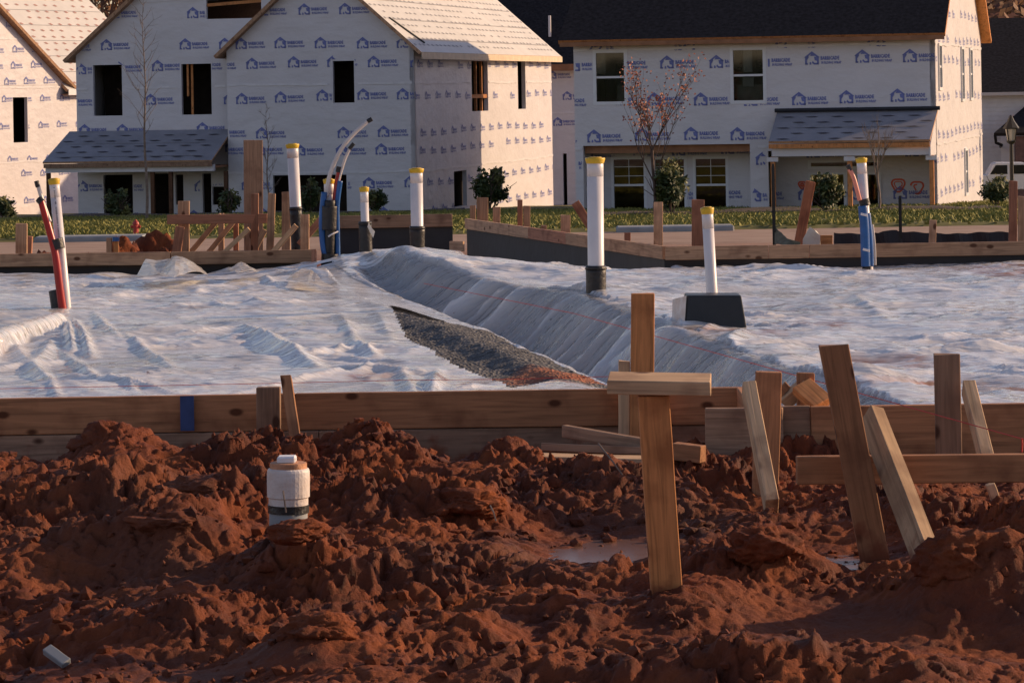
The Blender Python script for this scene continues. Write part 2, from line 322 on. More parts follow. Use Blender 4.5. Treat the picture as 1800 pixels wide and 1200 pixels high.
def mudmat():
    m, t, b, N, L = nodes('mud')
    ge = N('ShaderNodeNewGeometry'); 
    n = N('ShaderNodeTexNoise'); n.inputs['Scale'].default_value = 3.5; n.inputs['Detail'].default_value = 7; n.inputs['Roughness'].default_value = .62; L(ge.outputs['Position'], n.inputs[0])
    r = ramp(N, [(.30, (.065, .015, .007)), (.5, (.165, .040, .015)), (.72, (.29, .084, .030))]); L(n.outputs[0], r.inputs[0])
    n3 = N('ShaderNodeTexNoise'); n3.inputs['Scale'].default_value = 1.3; n3.inputs['Detail'].default_value = 4; L(ge.outputs['Position'], n3.inputs[0])
    r3 = ramp(N, [(.5, (0, 0, 0)), (.66, (.6, .6, .6))]); L(n3.outputs[0], r3.inputs[0])
    mx = N('ShaderNodeMixRGB'); mx.inputs[2].default_value = (.15, .058, .034, 1); L(r3.outputs[0], mx.inputs[0]); L(r.outputs[0], mx.inputs[1])
    # drier pinkish tan dirt beyond the slab
    sp = N('ShaderNodeSeparateXYZ'); L(ge.outputs['Position'], sp.inputs[0])
    mr = N('ShaderNodeMapRange'); mr.inputs[1].default_value = 40; mr.inputs[2].default_value = 48; L(sp.outputs[1], mr.inputs[0])
    mf = N('ShaderNodeMixRGB'); mf.inputs[2].default_value = (.33, .20, .14, 1); L(mr.outputs[0], mf.inputs[0]); L(mx.outputs[0], mf.inputs[1])
    L(mf.outputs[0], b.inputs['Base Color'])
    rr = N('ShaderNodeMapRange'); rr.inputs[1].default_value = .35; rr.inputs[2].default_value = .65; rr.inputs[3].default_value = .62; rr.inputs[4].default_value = .9; L(n.outputs[0], rr.inputs[0]); L(rr.outputs[0], b.inputs['Roughness'])
    b.inputs['Specular IOR Level'].default_value = .2
    n2 = N('ShaderNodeTexNoise'); n2.inputs['Scale'].default_value = 38; n2.inputs['Detail'].default_value = 8; n2.inputs['Roughness'].default_value = .7; L(ge.outputs['Position'], n2.inputs[0])
    bp = N('ShaderNodeBump'); bp.inputs['Strength'].default_value = .9; bp.inputs['Distance'].default_value = .02; L(n2.outputs[0], bp.inputs['Height']); L(bp.outputs[0], b.inputs['Normal'])
    MT['mud'] = m
mudmat()
tag(gridmesh('ground', gx, gy, Zg, 'mud'), kind='structure')
def gz(x, y): 
    return float(mudz(np.array([[x]]), np.array([[y]]))[0, 0])

# puddles: small level sheets of muddy water lying in the dips
m, t, b, N, L = nodes('water'); b.inputs['Base Color'].default_value = (.16, .08, .055, 1); b.inputs['Roughness'].default_value = .2; b.inputs['Specular IOR Level'].default_value = .6
n_ = N('ShaderNodeTexNoise'); n_.inputs['Scale'].default_value = 25; bp_ = N('ShaderNodeBump'); bp_.inputs['Strength'].default_value = .12; bp_.inputs['Distance'].default_value = .004
L(n_.outputs[0], bp_.inputs['Height']); L(bp_.outputs[0], b.inputs['Normal']); MT['water'] = m
for (px, D, d, rx, ry) in (PUD[0], PUD[2]):
    x0 = (px-900)*D/F
    sub = (np.abs(Xg-x0) < rx*.45) & (np.abs(Yg-D) < ry*.45); zz = np.percentile(Zg[sub], 80)+.004
    mb = MB(); k = 28
    zz -= .006 if px != 1030 else 0; f_ = .52 if px == 1440 else 1.05; D = D+(.06 if px == 1440 else 0)
    mb.add([(x0+rx*f_*math.cos(6.2832*i/k)*(1+.12*math.sin(6.2832*i/k*3)), D+ry*f_*math.sin(6.2832*i/k)*(1+.12*math.cos(6.2832*i/k*2)), zz) for i in range(k)], [tuple(range(k))])
    tag(mb.build('puddle', 'water'), kind='structure')

# far strips: road, kerb, grass bank
def strip(name, y0, y1, dz, mat, ny=30, x0=-60, x1=60, nx=120, nz=.0):
    xs = np.linspace(x0, x1, nx); ys = np.linspace(y0, y1, ny); A, B = np.meshgrid(xs, ys)
    Z = profile(B)+.034+(dz-.034)*sst((B-y0)/.6)+nz*sst((B-y0)/2)*fbm(A*.35, B*.35, 3, 40)
    Z[0, :] -= .15; Z[-1, :] -= .15
    return gridmesh(name, xs, ys, Z, mat)
pm('road', (.30, .19, .135), .9, .18, 1.5, .4, 20, c2=(.36, .25, .19)); pm('grass_base', (.16, .15, .036), .9, .35, 1.6, .5, 8, c2=(.17, .155, .045), detail=6)
tag(strip('road', 50, 65.6, .03, 'road'), kind='structure')
tag(strip('lawn', 64.4, 118, .10, 'grass_base', 90, nz=.06), kind='structure')
# dark topsoil berm where the lawn meets the houses
pm('soil_dark', (.06, .04, .03), .9, .3, 3)
# ================================================================ SLAB PAD, GRAVEL, SHEETS
YL = [12.0, 13.7, 16, 18.5, 20.6, 22.7, 24]; XL = [.50, .21, -.25, -.72, -1.05, -1.4, -1.5]
YR = [12.0, 14.4, 16.1, 17.5, 19.2, 21, 21.9, 24]; XR = [1.45, 1.05, .85, .67, .35, -.19, -.68, -1.2]
def trench(X, Y):
    xl = np.interp(Y, YL, XL); xr = np.interp(Y, YR, XR); wd = np.maximum(xr-xl, .2)
    q = (X-xl)/wd; dep = np.interp(Y, [12, 19, 21.5, 23.2], [.34, .34, .16, 0])
    dl = .16*sst(q/.3)+.84*sst((q-.30)/.28); dr = sst(np.minimum((1-q)/.42, 1))
    return np.where((q > 0) & (q < 1), -dep*np.minimum(dl, dr), 0), q, dep
def pad(X, Y):
    t_, q, dep = trench(X, Y)
    z = PADZ+t_+.02*fbm(X*.5, Y*.5, 3, 50)
    z = z+.05*np.exp(-((q-1.12)/.25)**2)*(dep > .05)       # crests along both banks
    z = z-.045*sst((Y-18.5)/4)-.30*np.maximum(sst((Y-24.2)/1.1)*(X < 1.15), sst((Y-22.7)/.8)*sst((X+.42)/.25)*(X < 1.15))
    for (px, py, h, rx, ry) in [(720, 440, .12, .75, 1.5), (640, 470, .03, .3, .8), (770, 465, .05, .5, 1.2), (880, 470, .05, .8, .8), (1070, 480, .04, .8, .6)]:
        c = PZ(px, py, PADZ+h); z = z+h*np.exp(-((X-c.x)/rx)**2-((Y-c.y)/ry)**2)
    return z
def front(X): return np.where(X > .93, 11.56, 12.30)
a1 = PZ(820, 384, FT); a2 = PZ(1168, 433, FT)            # the diagonal form at the back
def back(X):
    d = a1.y+(X-a1.x)*(a2.y-a1.y)/(a2.x-a1.x)
    return np.where(X < -1.45, 23.5, np.where(X < a1.x, 29.8, np.where(X < a2.x, d, 23.2)))-.05
xs = np.arange(-5.2, 6.0, .016); ys = np.arange(11.5, 29.9, .021); PX, PY = np.meshgrid(xs, ys)
inside = (PY > front(PX)) & (PY < back(PX)); PZg = pad(PX, PY)
tz, tq, tdep = trench(PX, PY)
# gravel bed
def gravelmat():
    m, t, b, N, L = nodes('gravel'); ge = N('ShaderNodeNewGeometry')
    v = N('ShaderNodeTexVoronoi'); v.inputs['Scale'].default_value = 55; L(ge.outputs['Position'], v.inputs[0])
    n = N('ShaderNodeTexNoise'); n.inputs['Scale'].default_value = 30; n.inputs['Detail'].default_value = 6; L(ge.outputs['Position'], n.inputs[0])
    sp = N('ShaderNodeSeparateXYZ'); L(v.outputs['Color'], sp.inputs[0])
    mxv = N('ShaderNodeMath'); mxv.operation = 'MULTIPLY'; L(sp.outputs[0], mxv.inputs[0]); L(n.outputs[0], mxv.inputs[1])
    r = ramp(N, [(.05, (.05, .048, .05)), (.3, (.10, .098, .10)), (.6, (.19, .18, .175))]); L(mxv.outputs[0], r.inputs[0])
    c = PZ(965, 668, .28)
    vd = N('ShaderNodeVectorMath'); vd.operation = 'DISTANCE'; vd.inputs[1].default_value = (c.x+.02, c.y, c.z); L(ge.outputs['Position'], vd.inputs[0])
    n2 = N('ShaderNodeTexNoise'); n2.inputs['Scale'].default_value = 6; L(ge.outputs['Position'], n2.inputs[0])
    ad = N('ShaderNodeMath'); ad.operation = 'MULTIPLY_ADD'; ad.inputs[1].default_value = -.45; L(n2.outputs[0], ad.inputs[0]); L(vd.outputs['Value'], ad.inputs[2])
    r2 = ramp(N, [(.0, (1, 1, 1)), (.12, (0, 0, 0))]); L(ad.outputs[0], r2.inputs[0])
    mx = N('ShaderNodeMixRGB'); mx.inputs[2].default_value = (.30, .10, .045, 1); L(r2.outputs[0], mx.inputs[0]); L(r.outputs[0], mx.inputs[1]); L(mx.outputs[0], b.inputs['Base Color'])
    b.inputs['Roughness'].default_value = .85
    bp = N('ShaderNodeBump'); bp.inputs['Strength'].default_value = 1; bp.inputs['Distance'].default_value = .02; L(v.outputs['Distance'], bp.inputs['Height']); L(bp.outputs[0], b.inputs['Normal']); MT['gravel'] = m
gravelmat()
gr = PZg-.022+.05*sst((tq+.12)/.2)*sst((.42-tq)/.2)*(tdep > .1)*sst((PY-13.5)/.7)*sst((18.6-PY)/1.5)+.010*clods(PX*14, PY*14, 3, .9)+.012*fbm(PX*4, PY*4, 3, 8)
tag(gridmesh('gravel_bed', xs, ys, gr, 'gravel', inside, smooth=False), kind='structure')

# plastic sheets: creased height fields
def rid(n, k=2.6, p=1.6): return np.maximum(0, 1-np.abs(n)*k)**p
def seg(X, Y, a, b, w_, h, rnd=False):
    ax, ay, bx, by = a.x, a.y, b.x, b.y; l2 = (bx-ax)**2+(by-ay)**2
    t = np.clip(((X-ax)*(bx-ax)+(Y-ay)*(by-ay))/l2, 0, 1); d = np.hypot(X-ax-t*(bx-ax), Y-ay-t*(by-ay))/w_
    if rnd: return h*np.sqrt(np.maximum(0, 1-d*d))
    return h*np.maximum(0, 1-d)**1.5*(.4+.6*np.sin(np.pi*np.clip(t*.9+.05, 0, 1)))
wx = PX+.16*fbm(PX*1.5, PY*1.5, 3, 60); wy = PY+.16*fbm(PX*1.5, PY*1.5, 3, 61)
def rot(a): c, s_ = math.cos(a), math.sin(a); return wx*c+wy*s_, -wx*s_+wy*c
W = 0*PX
for k_, (an, fx, fy, am) in enumerate([(.3, .45, 1.3, .075), (-.5, .8, 2.2, .065), (.9, 1.4, 3.2, .060), (-.15, 1.0, 5.0, .055), (.25, 2.2, 8, .040), (-.8, 5, 11, .022)]):
    A1, B1 = rot(an); W = W+am*np.maximum(worley(A1*fx, B1*fy, 62+3*k_)-.28, 0)*1.35*sst(.45+2.2*fbm(PX*.8, PY*.8, 2, 120+k_))
W = .52*np.maximum(W-.004, 0)+.0016*fbm(wx*25, wy*25, 2, 69)
def Q(px, py, z=PADZ+.03): return PZ(px, py, z)
rc_ = random.Random(12)
for _ in range(95):                                      # long straight pull creases
    y_ = 12.6+10.5*rc_.random()**1.3; x_ = rc_.uniform(-.175, .175)*y_; an = rc_.gauss(.25, .6); l_ = rc_.uniform(.25, 1.1); A_ = Vector((x_, y_, 0)); B_ = A_+Vector((math.cos(an), math.sin(an), 0))*l_
    h_ = rc_.uniform(.010, .034); W = np.maximum(W, .7*W+0*PX) if False else W; s0 = (PX > min(A_.x, B_.x)-.15) & (PX < max(A_.x, B_.x)+.15) & (PY > min(A_.y, B_.y)-.15) & (PY < max(A_.y, B_.y)+.15)
    W[s0] = W[s0]+seg(PX[s0], PY[s0], A_, B_, rc_.uniform(.03, .07), h_)
CRE = [((165, 548), (215, 600), .09, .05), ((215, 582), (305, 645), .10, .05), ((205, 660), (240, 690), .08, .06), ((60, 640), (100, 695), .10, .08), ((20, 600), (70, 655), .12, .06),
       ((430, 572), (560, 645), .17, .11), ((300, 585), (430, 572), .14, .05), ((90, 600), (60, 640), .12, .07), ((350, 530), (420, 540), .16, .05), ((480, 560), (600, 545), .16, .07),
       ((600, 548), (625, 600), .12, .10), ((625, 600), (660, 622), .10, .10), ((665, 545), (690, 595), .13, .11), ((590, 640), (770, 650), .10, .07), ((770, 645), (758, 690), .08, .09),
       ((700, 640), (730, 688), .10, .05), ((620, 650), (660, 640), .12, .06), ((520, 500), (640, 520), .25, .06), ((640, 520), (700, 545), .2, .07), ((420, 500), (540, 500), .3, .07),
       ((130, 560), (160, 620), .08, .09), ((115, 560), (128, 612), .08, .11), ((108, 610), (200, 690), .09, .05), ((390, 465), (440, 470), .25, .08), ((500, 474), (560, 480), .3, .10),
       ((840, 500), (1110, 575), .2, .03), ((1300, 560), (1790, 585), .30, .05), ((1180, 480), (1500, 500), .4, .05), ((1250, 640), (1310, 590), .15, .07), ((1200, 600), (1175, 690), .12, .09),
       ((1235, 600), (1240, 680), .12, .08), ((1380, 600), (1500, 590), .3, .05), ((1500, 520), (1560, 560), .2, .05), ((1650, 470), (1790, 490), .4, .06), ((730, 480), (1000, 470), .35, .07)]
for a, b_, w_, h in CRE: W = np.maximum(W, W*.6+seg(PX, PY, Q(*a), Q(*b_), w_*.75, h*.55))
W = np.maximum(W, seg(PX, PY, Q(-60, 628), Q(100, 572), .075, .105, True))      # rolled edge running to the red conduit
tz, tq, tdep = trench(PX, PY)
onbank = ((tq > .0) & (tq < 1.05))*(tdep > .06)*1.0
tc_ = PY*.93-PX*.36
tw = tc_+.55*tq+.25*fbm(PX*1.3, PY*1.3, 2, 77); fold = .10*rid(perlin(tw*.95, tq*.6+.3, 71), 4.0)*sst(.6+2*perlin(tc_*.7, tq, 78))+.050*rid(perlin(tw*2.7-.8*tq, tq*.8, 72), 3.4)*sst(.5+2*perlin(tc_*1.3+9, tq, 79))+.018*rid(perlin(tw*7, tq*1.1, 73), 3)
W = W*(1-.7*sst((tq+.7)/.5)*(tdep > .1)*(tq < .3))
fold = fold*sst((PY-12.7)/1.0)
W = W*(1-.75*onbank)+fold*onbank*sst((1.1-tq)/.3)*sst((tq-.5)/.15)
SH = PZg+.006+W
fr_ = 12.30-.74*sst((PX-.75)/.4); under_form = sst((PY-np.maximum(front(PX), fr_))/.40)                     # pulled down against the forms
SH = SH*under_form+(PADZ+.10+.01*fbm(PX*6, PY, 2, 75))*(1-under_form)
def poly_mask(X, Y, pts):
    r = np.zeros(X.shape, bool); n = len(pts)
    for i in range(n):
        x1, y1 = pts[i]; x2, y2 = pts[(i+1) % n]
        if y1 == y2: continue
        c = ((y1 > Y) != (y2 > Y)) & (X < (x2-x1)*(Y-y1)/(y2-y1)+x1); r ^= c
    return r
gp = [PZ(px, py, z_) for px, py, z_ in [(688, 546, .26), (730, 558, .25), (775, 570, .25), (850, 598, .25), (905, 622, .25), (950, 645, .25), (1000, 684, .25), (965, 700, .29), (905, 688, .30), (860, 664, .30), (808, 648, .30), (765, 622, .30), (715, 595, .30)]]
hole = poly_mask(PX+.02*fbm(PX*3, PY*3, 2, 80), PY, [(v.x, v.y) for v in gp])
xm = np.interp(PY, YL, XL)+.50*(np.interp(PY, YR, XR)-np.interp(PY, YL, XL))
xm = np.where(PY > 23.0, -1.45, xm)
clear = np.clip(onbank*sst((tq-.3)/.2)*sst((1.25-tq)/.3)-fold*5, 0, 1)
clear = np.maximum(clear, .35*sst(fbm(PX*.8, PY*.8, 3, 82)*2.2))
STM = []
def sheet(name, keep, label, dz=0, clr=1.0):
    o = gridmesh(name, xs, ys, SH+dz, 'sheet', keep)
    at = o.data.attributes.new('clear', 'FLOAT', 'POINT')
    i = np.arange((len(ys)-1)*(len(xs)-1)); r_, c_ = i//(len(xs)-1), i % (len(xs)-1); a = r_*len(xs)+c_
    q = np.stack([a, a+1, a+1+len(xs), a+len(xs)], 1); q = q[(keep.ravel()[q]).all(1)]; used = np.unique(q)
    vals = (clear*clr).ravel()[used]
    if len(vals) == len(o.data.vertices): at.data.foreach_set('value', vals.astype(np.float32))
    STM.append((o, used))
    return tag(o, label, 'plastic sheet', 'plastic sheets over the slab')
ST = 0*PX
for px, py, rx, ry, k_ in [(812, 664, .13, .22, 1), (650, 658, .10, .2, .8), (990, 668, .1, .2, .6), (140, 665, .10, .2, .5), (370, 694, .22, .12, .5), (70, 690, .2, .15, .6), (1290, 592, .3, .25, .7), (1430, 575, .3, .3, .5), (1560, 642, .2, .3, .7), (1720, 690, .3, .3, .6), (1780, 468, .5, .8, .8), (1390, 548, .3, .4, .3), (820, 458, .2, .5, .7), (430, 595, .08, .2, .4), (1500, 700, .3, .15, .4)]:
    c = PZ(px, py, PADZ+.02); ST = np.maximum(ST, k_*np.exp(-(((PX-c.x)/rx)**2+((PY-c.y)/ry)**2)**1.5))
ST = np.clip(ST*(1.0+3.0*fbm(PX*5, PY*4, 4, 140)), 0, 1)
# clear attribute -> transparency
mt = MT['sheet'].node_tree; an = mt.nodes.new('ShaderNodeAttribute'); an.attribute_name = 'clear'
ma = mt.nodes.new('ShaderNodeMath'); ma.operation = 'MULTIPLY_ADD'; ma.inputs[1].default_value = .55; ma.inputs[2].default_value = .07
mt.links.new(an.outputs['Fac'], ma.inputs[0])
tc = mt.nodes.new('ShaderNodeTexCoord'); mp = mt.nodes.new('ShaderNodeMapping'); mp.inputs['Scale'].default_value = (1.1, 6.5, 1); mt.links.new(tc.outputs['Object'], mp.inputs[0])
ns = mt.nodes.new('ShaderNodeTexNoise'); ns.inputs['Scale'].default_value = 1; ns.inputs['Detail'].default_value = 7; ns.inputs['Roughness'].default_value = .7; ns.inputs['Distortion'].default_value = .8; mt.links.new(mp.outputs[0], ns.inputs[0])
rs_ = ramp(mt.nodes.new, [(.47, (0, 0, 0)), (.60, (.30, .30, .30))]); mt.links.new(ns.outputs[0], rs_.inputs[0])
m0 = mt.nodes.new('ShaderNodeMath'); m0.operation = 'MAXIMUM'; mt.links.new(ma.outputs[0], m0.inputs[0]); mt.links.new(rs_.outputs[0], m0.inputs[1]); ma = m0
last = mt.nodes['Material Output'].inputs[0].links[0].from_node; mt.links.new(ma.outputs[0], last.inputs[0])
ed = .012*fbm(PX*3, PY*3, 3, 83)
sheet('plastic_sheet', inside & (PX < xm) & ~hole, 'crumpled white plastic sheet left of the trench with a rolled edge by the red conduit')
sheet('plastic_sheet', inside & (PX > xm-.16-.24*sst((18.5-PY)/1.5)-.5*sst((14.1-PY)/.9)+ed), 'pale translucent plastic sheet draped over the right bank and the pad around the black box', .004)

for o_, us_ in STM:
    at = o_.data.attributes.new('stain', 'FLOAT', 'POINT'); at.data.foreach_set('value', ST.ravel()[us_].astype(np.float32))
bs = mt.nodes['Principled BSDF']; src = bs.inputs['Base Color'].links[0].from_socket; mxs = mt.nodes.new('ShaderNodeMixRGB'); mxs.inputs[2].default_value = (.46, .22, .10, 1); sa = mt.nodes.new('ShaderNodeAttribute'); sa.attribute_name = 'stain'
mt.links.new(sa.outputs['Fac'], mxs.inputs[0]); mt.links.new(src, mxs.inputs[1]); mt.links.new(mxs.outputs[0], bs.inputs['Base Color'])
# loose flaps of sheet standing up
def flap(label, pts, quads, th=.002, mat='sheet_flap'):
    vs = [P(*p) for p in pts]; bm = bmesh.new(); v = [bm.verts.new(p) for p in vs]
    for q in quads: bm.faces.new([v[i] for i in q])
    bmesh.ops.triangulate(bm, faces=bm.faces[:]); bmesh.ops.subdivide_edges(bm, edges=bm.edges[:], cuts=3, use_grid_fill=True, smooth=.4)
    for x in bm.verts: x.co += Vector((0, 1, 1))*.012*mnoise.noise(x.co*9)
    o = bpy.data.meshes.new('plastic_flap'); bm.to_mesh(o); bm.free(); ob = link('plastic_flap', o, mat)
    sm = ob.modifiers.new('s', 'SOLIDIFY'); sm.thickness = th
    return tag(ob, label, 'plastic sheet')
flap('cream fold of plastic standing in a peak before the far left form board', [(240, 486, 21.6), (256, 456, 22.4), (296, 455, 22.6), (310, 449, 22.2), (338, 478, 21.6), (306, 487, 21.2), (365, 482, 22.2), (350, 468, 22.6), (280, 484, 21.4)],
     [(0, 1, 2, 8), (8, 2, 3, 5), (3, 4, 5), (3, 7, 6, 4)])
flap('small fold of plastic standing right of the cream peak', [(398, 474, 22.2), (424, 461, 22.6), (440, 476, 22.0), (418, 480, 21.8), (455, 478, 22.2)], [(0, 1, 3), (1, 2, 3), (1, 4, 2)])
flap('white wad of plastic sheet tucked at the end of the far left form', [(503, 492, 21.2), (530, 472, 21.9), (548, 472, 21.9), (565, 492, 21.0), (588, 505, 20.8), (540, 498, 20.8)], [(0, 1, 2, 5), (2, 3, 5), (3, 4, 5)])

# ================================================================ FORMS
def hboard(x0, x1, y0, y1, h, z=FT, mat='wood', label='', cat='form board', name='form_board', group=None, dy=0, th=.038):
    a = PZ(x0, y0, z); b = PZ(x1, y1, z); d = Vector((0, dy, -h/2)); return board(name, a+d, b+d, h, th, mat, label, cat, group, wdir=(0, 0, 1))
g1 = 'boards of the near left form'
hboard(-1300, 519, 721.9, 691, .143, FT, 'wood', 'long brown form board with a blue paint mark at the left near edge', group=g1)
hboard(520, 1086, 691, 683, .143, FT, 'wood', 'knotty form board between the leaning brace and the tall dark stake', group=g1)
hboard(1087, 1312, 683, 680, .143, FT, 'wood', 'form board running behind the wooden cross piece', group=g1)
g2 = 'lower boards of the near left form'
hboard(-1300, 560, 783.6, 757, .16, FT-.146, 'wood_grey', 'dull lower form board half buried under the blue paint mark', group=g2, dy=.006)
hboard(561, 1010, 757, 749, .16, FT-.146, 'wood_grey', 'greyish lower form board above the mud in the middle', group=g2, dy=.006)
hboard(1011, 1300, 749, 746, .16, FT-.146, 'wood_grey', 'greyish lower form board behind the loose planks', group=g2, dy=.006)
g3 = 'boards of the near right form'
hboard(1310, 1424, 714, 713, .19, FT, 'wood_grey', 'dark form board between the braced stake and the big leaning stake', group=g3)
hboard(1425, 3700, 714, 678.7, .19, FT, 'wood', 'long dark form board behind the red string on the right', group=g3)
hboard(1238, 1374, 715, 714, .225, FT, 'wood_grey', 'square dark board end left of the braced stake', group=g3, dy=-.04)
hboard(1300, 1310, 681, 681, .14, FT, 'wood', 'short return board closing the step of the near form', group=g3, dy=-.4) if False else None
ret = board('form_board', PZ(1303, 681, FT)+Vector((0, 0, -.07)), PZ(1303, 681, FT)+Vector((.0, -.70, -.07)), .143, .038, 'wood', 'short return board joining the two near forms', 'form board', g3, wdir=(0, 0, 1))
# blue spray mark (slightly proud of the board)
a = PZ(331, 695, FT); mb = MB(); mb.box(a.x-.030, a.x+.024, a.y-.024, a.y-.0215, FT-.141, FT-.004)
fb = bpy.data.objects['form_board']; pk = mb.build('paint_mark', 'blue_paint'); pk.parent = fb; pk.matrix_parent_inverse = Matrix(); pk.matrix_basis = fb.matrix_basis.inverted()
# lower-left end face corners of mark are feathered
g4 = 'boards of the far forms'; g5 = 'black foundation liners under the far forms'
def liner(a, b, z0, z1, label, dy=.03, mat='black_liner'):
    mb = MB(); d = (b-a).normalized(); n = Vector((-d.y, d.x, 0))*.02; pts = [Vector((a.x, a.y+dy, z0)), Vector((b.x, b.y+dy, z0)), Vector((b.x, b.y+dy, z1)), Vector((a.x, a.y+dy, z1))]
    mb.prism(pts, n); return tag(mb.build('foundation_liner', mat), label, 'foundation liner', g5)
hboard(-400, 300, 451.0, 442.5, .098, FT, 'wood_far', 'pale form board at the far left edge of the left pad', group=g4)
hboard(301, 556, 442.5, 438.5, .098, FT, 'wood_far', 'pale form board behind the cream plastic peak', group=g4)
liner(PZ(-400, 451.5, FT), PZ(548, 438.5, FT), -.2, FT-.1, 'black liner wall below the far left form board')
board('form_end_post', P(552, 500, 23.2), P(552, 440, 23.3), .035, .06, 'wood_far_red', 'short red brown end post closing the far left form', 'post')
hboard(568, 795, 380, 376, .12, FT, 'wood_grey', 'dull grey form board at the back of the middle pad', group=g4)
liner(PZ(568, 380, FT), PZ(795, 376, FT), .0, FT-.12, 'black liner wall at the back of the middle pad')
for x0, x1, f0, f1, mt_, lb in [(818, 948, 0, .37, 'wood_far', 'far upper length of the diagonal form board'), (949, 1015, .37, .565, 'wood_far_red', 'reddish length in the middle of the diagonal form board'), (1016, 1168, .565, 1, 'wood_far', 'near lower length of the diagonal form board')]:
    p = a1.lerp(a2, f0); q = a1.lerp(a2, f1); board('form_board', p-Vector((0, 0, .048)), q-Vector((0, 0, .048)), .096, .038, mt_, lb, 'form board', g4, wdir=(0, 0, 1))
liner(a1, a2, -.25, FT-.097, 'black liner wall below the diagonal form board', 0.03)
hboard(1169, 1350, 433.5, 431, .098, FT, 'wood_far', 'pale form board right of the diagonal form', group=g4)
hboard(1351, 1422, 431, 430, .098, FT, 'wood_far', 'short knotty form board behind the draped net', group=g4)
hboard(1423, 2330, 430, 416.1, .098, FT, 'wood_far', 'long pale form board with knots at the far right', group=g4)
liner(PZ(1169, 433, FT), PZ(2330, 416.7, FT), -.2, FT-.1, 'black liner wall below the far right form boards')
hboard(791, 815, 424, 424, .09, .30, 'wood_far', 'short pale board lying in the gap beside the diagonal form', group=g4)

# ================================================================ NEAR STAKES
def stake(xt, yt, xb, yb, D, wpx, mat, label, th=.038, Db=None, twist=0, cut=0, cat='wooden stake', name='stake', group='stakes and braces at the near forms', bury=.06):
    Db = Db or D; return board(name, P(xb, yb, Db), P(xt, yt, D), M(wpx, (D+Db)/2), th, mat, label, cat, group, twist=twist, cut=cut, bury=bury)
stake(472, 679, 473, 772, 12.13, 42, 'wood_grey', 'dull upright stake overlapping the joint of the long form boards')
stake(503, 664, 520, 775, 12.05, 19, 'wood', 'thin brace leaning against the dull stake near the left form joint', .08, Db=11.95)
stake(1130, 515, 1128, 770, 12.1, 41, 'lumber', 'tall upright stake rising behind the wooden cross piece')
stake(1097, 634, 1097, 770, 12.12, 20, 'wood_pale', 'slim pale stake left of the tall upright stake')
tp = empty('batter_post', P(1172, 1046, 8.95), 'wooden post with a cross piece on top standing in the red mud', 'wooden post')
def sub(o, par):
    mw = o.matrix_world.copy() if False else o.matrix_basis.copy(); o.parent = par; o.matrix_parent_inverse = Matrix(); o.matrix_basis = par.matrix_basis.inverted()@mw
    return o
sub(board('post', P(1174, 1075, 8.98), P(1148, 694, 8.90), .089, .038, 'lumber', twist=4), tp)
c0 = P(1157, 679, 8.93); cr = board('cross_board', c0+Vector((-.142, .012, .012)), c0+Vector((.150, -.012, .004)), .140, .040, 'wood_pale', wdir=(0, 1, .10)); sub(cr, tp)
stake(1351, 654, 1345, 862, 10.85, 46, 'wood', 'broad upright stake carrying the thin pale brace')
stake(1316, 681, 1352, 866, 10.7, 24, 'wood_pale', 'thin pale brace leaning before the broad stake', .075, Db=10.35)
stake(1416, 655, 1416, 712, 11.62, 31, 'wood', 'short stake top poking out behind the angled offcuts')
board('offcut', P(1378, 708, 11.66), P(1420, 672, 11.62), .05, .038, 'wood_pale', 'pale offcut leaning diagonally over the form left of the big leaning stake', 'board offcut')
board('offcut', P(1408, 678, 11.58), P(1447, 712, 11.50), .085, .038, 'lumber', 'orange brown offcut sloping down to the big leaning stake', 'board offcut')
board('offcut', P(1372, 678, 11.66), P(1392, 700, 11.66), .05, .03, 'wood', 'small dark offcut wedged beside the broad stake', 'board offcut')
stake(1465, 606, 1539, 990, 9.75, 51, 'wood', 'big leaning stake standing in the mud in front of the horizontal brace', cut=-.006)
stake(1531, 730, 1622, 962, 9.95, 28, 'wood_pale', 'diagonal brace propping the big leaning stake from the right', .085, Db=9.45, twist=24)
hb = board('brace_board', P(1400, 826, 9.9), P(1870, 821, 9.95), .089, .038, 'wood', 'long horizontal brace board low on the right', 'brace board', wdir=(0, 0, 1))
stake(1664, 622, 1668, 800, 10.95, 46, 'wood_grey', 'upright stake with a dark stained half on the right', twist=-6)
stake(1702, 680, 1732, 800, 10.9, 22, 'wood_pale', 'narrow brace leaning on the dark stained stake', .07, Db=10.6)
stake(1740, 850, 1748, 872, 10.5, 16, 'wood_pale', 'stub of a stake foot under the long horizontal brace board', cat='stake stub')
board('mud_board', P(1722, 958, 9.35), P(1800, 951, 9.5), .03, .10, 'wood_pale', 'pale board end half buried between two big clods on the right', 'board offcut', wdir=(0, 0, 1))
g6 = 'loose planks lying in front of the near form'
board('loose_plank', P(913, 806, 11.2), P(1160, 812, 11.15), .034, .12, 'wood_pale', 'pale grey plank lying lowest on the mud', 'plank', g6, wdir=(0, 0, 1))
board('loose_plank', P(958, 786, 11.45), P(1245, 797, 11.3), .030, .13, 'wood_grey', 'grey weathered plank on top of the pale one', 'plank', g6, wdir=(0, .15, 1))
board('loose_plank', P(992, 757, 11.7), P(1150, 784, 11.35), .045, .03, 'wood_grey', 'narrow split plank sloping down from the form', 'plank', g6, wdir=(0, 0, 1))
board('loose_plank', P(1185, 792, 11.1), P(1236, 798, 11.05), .06, .05, 'wood', 'short thick plank right of the cross piece post', 'plank', g6, wdir=(0, 0, 1))
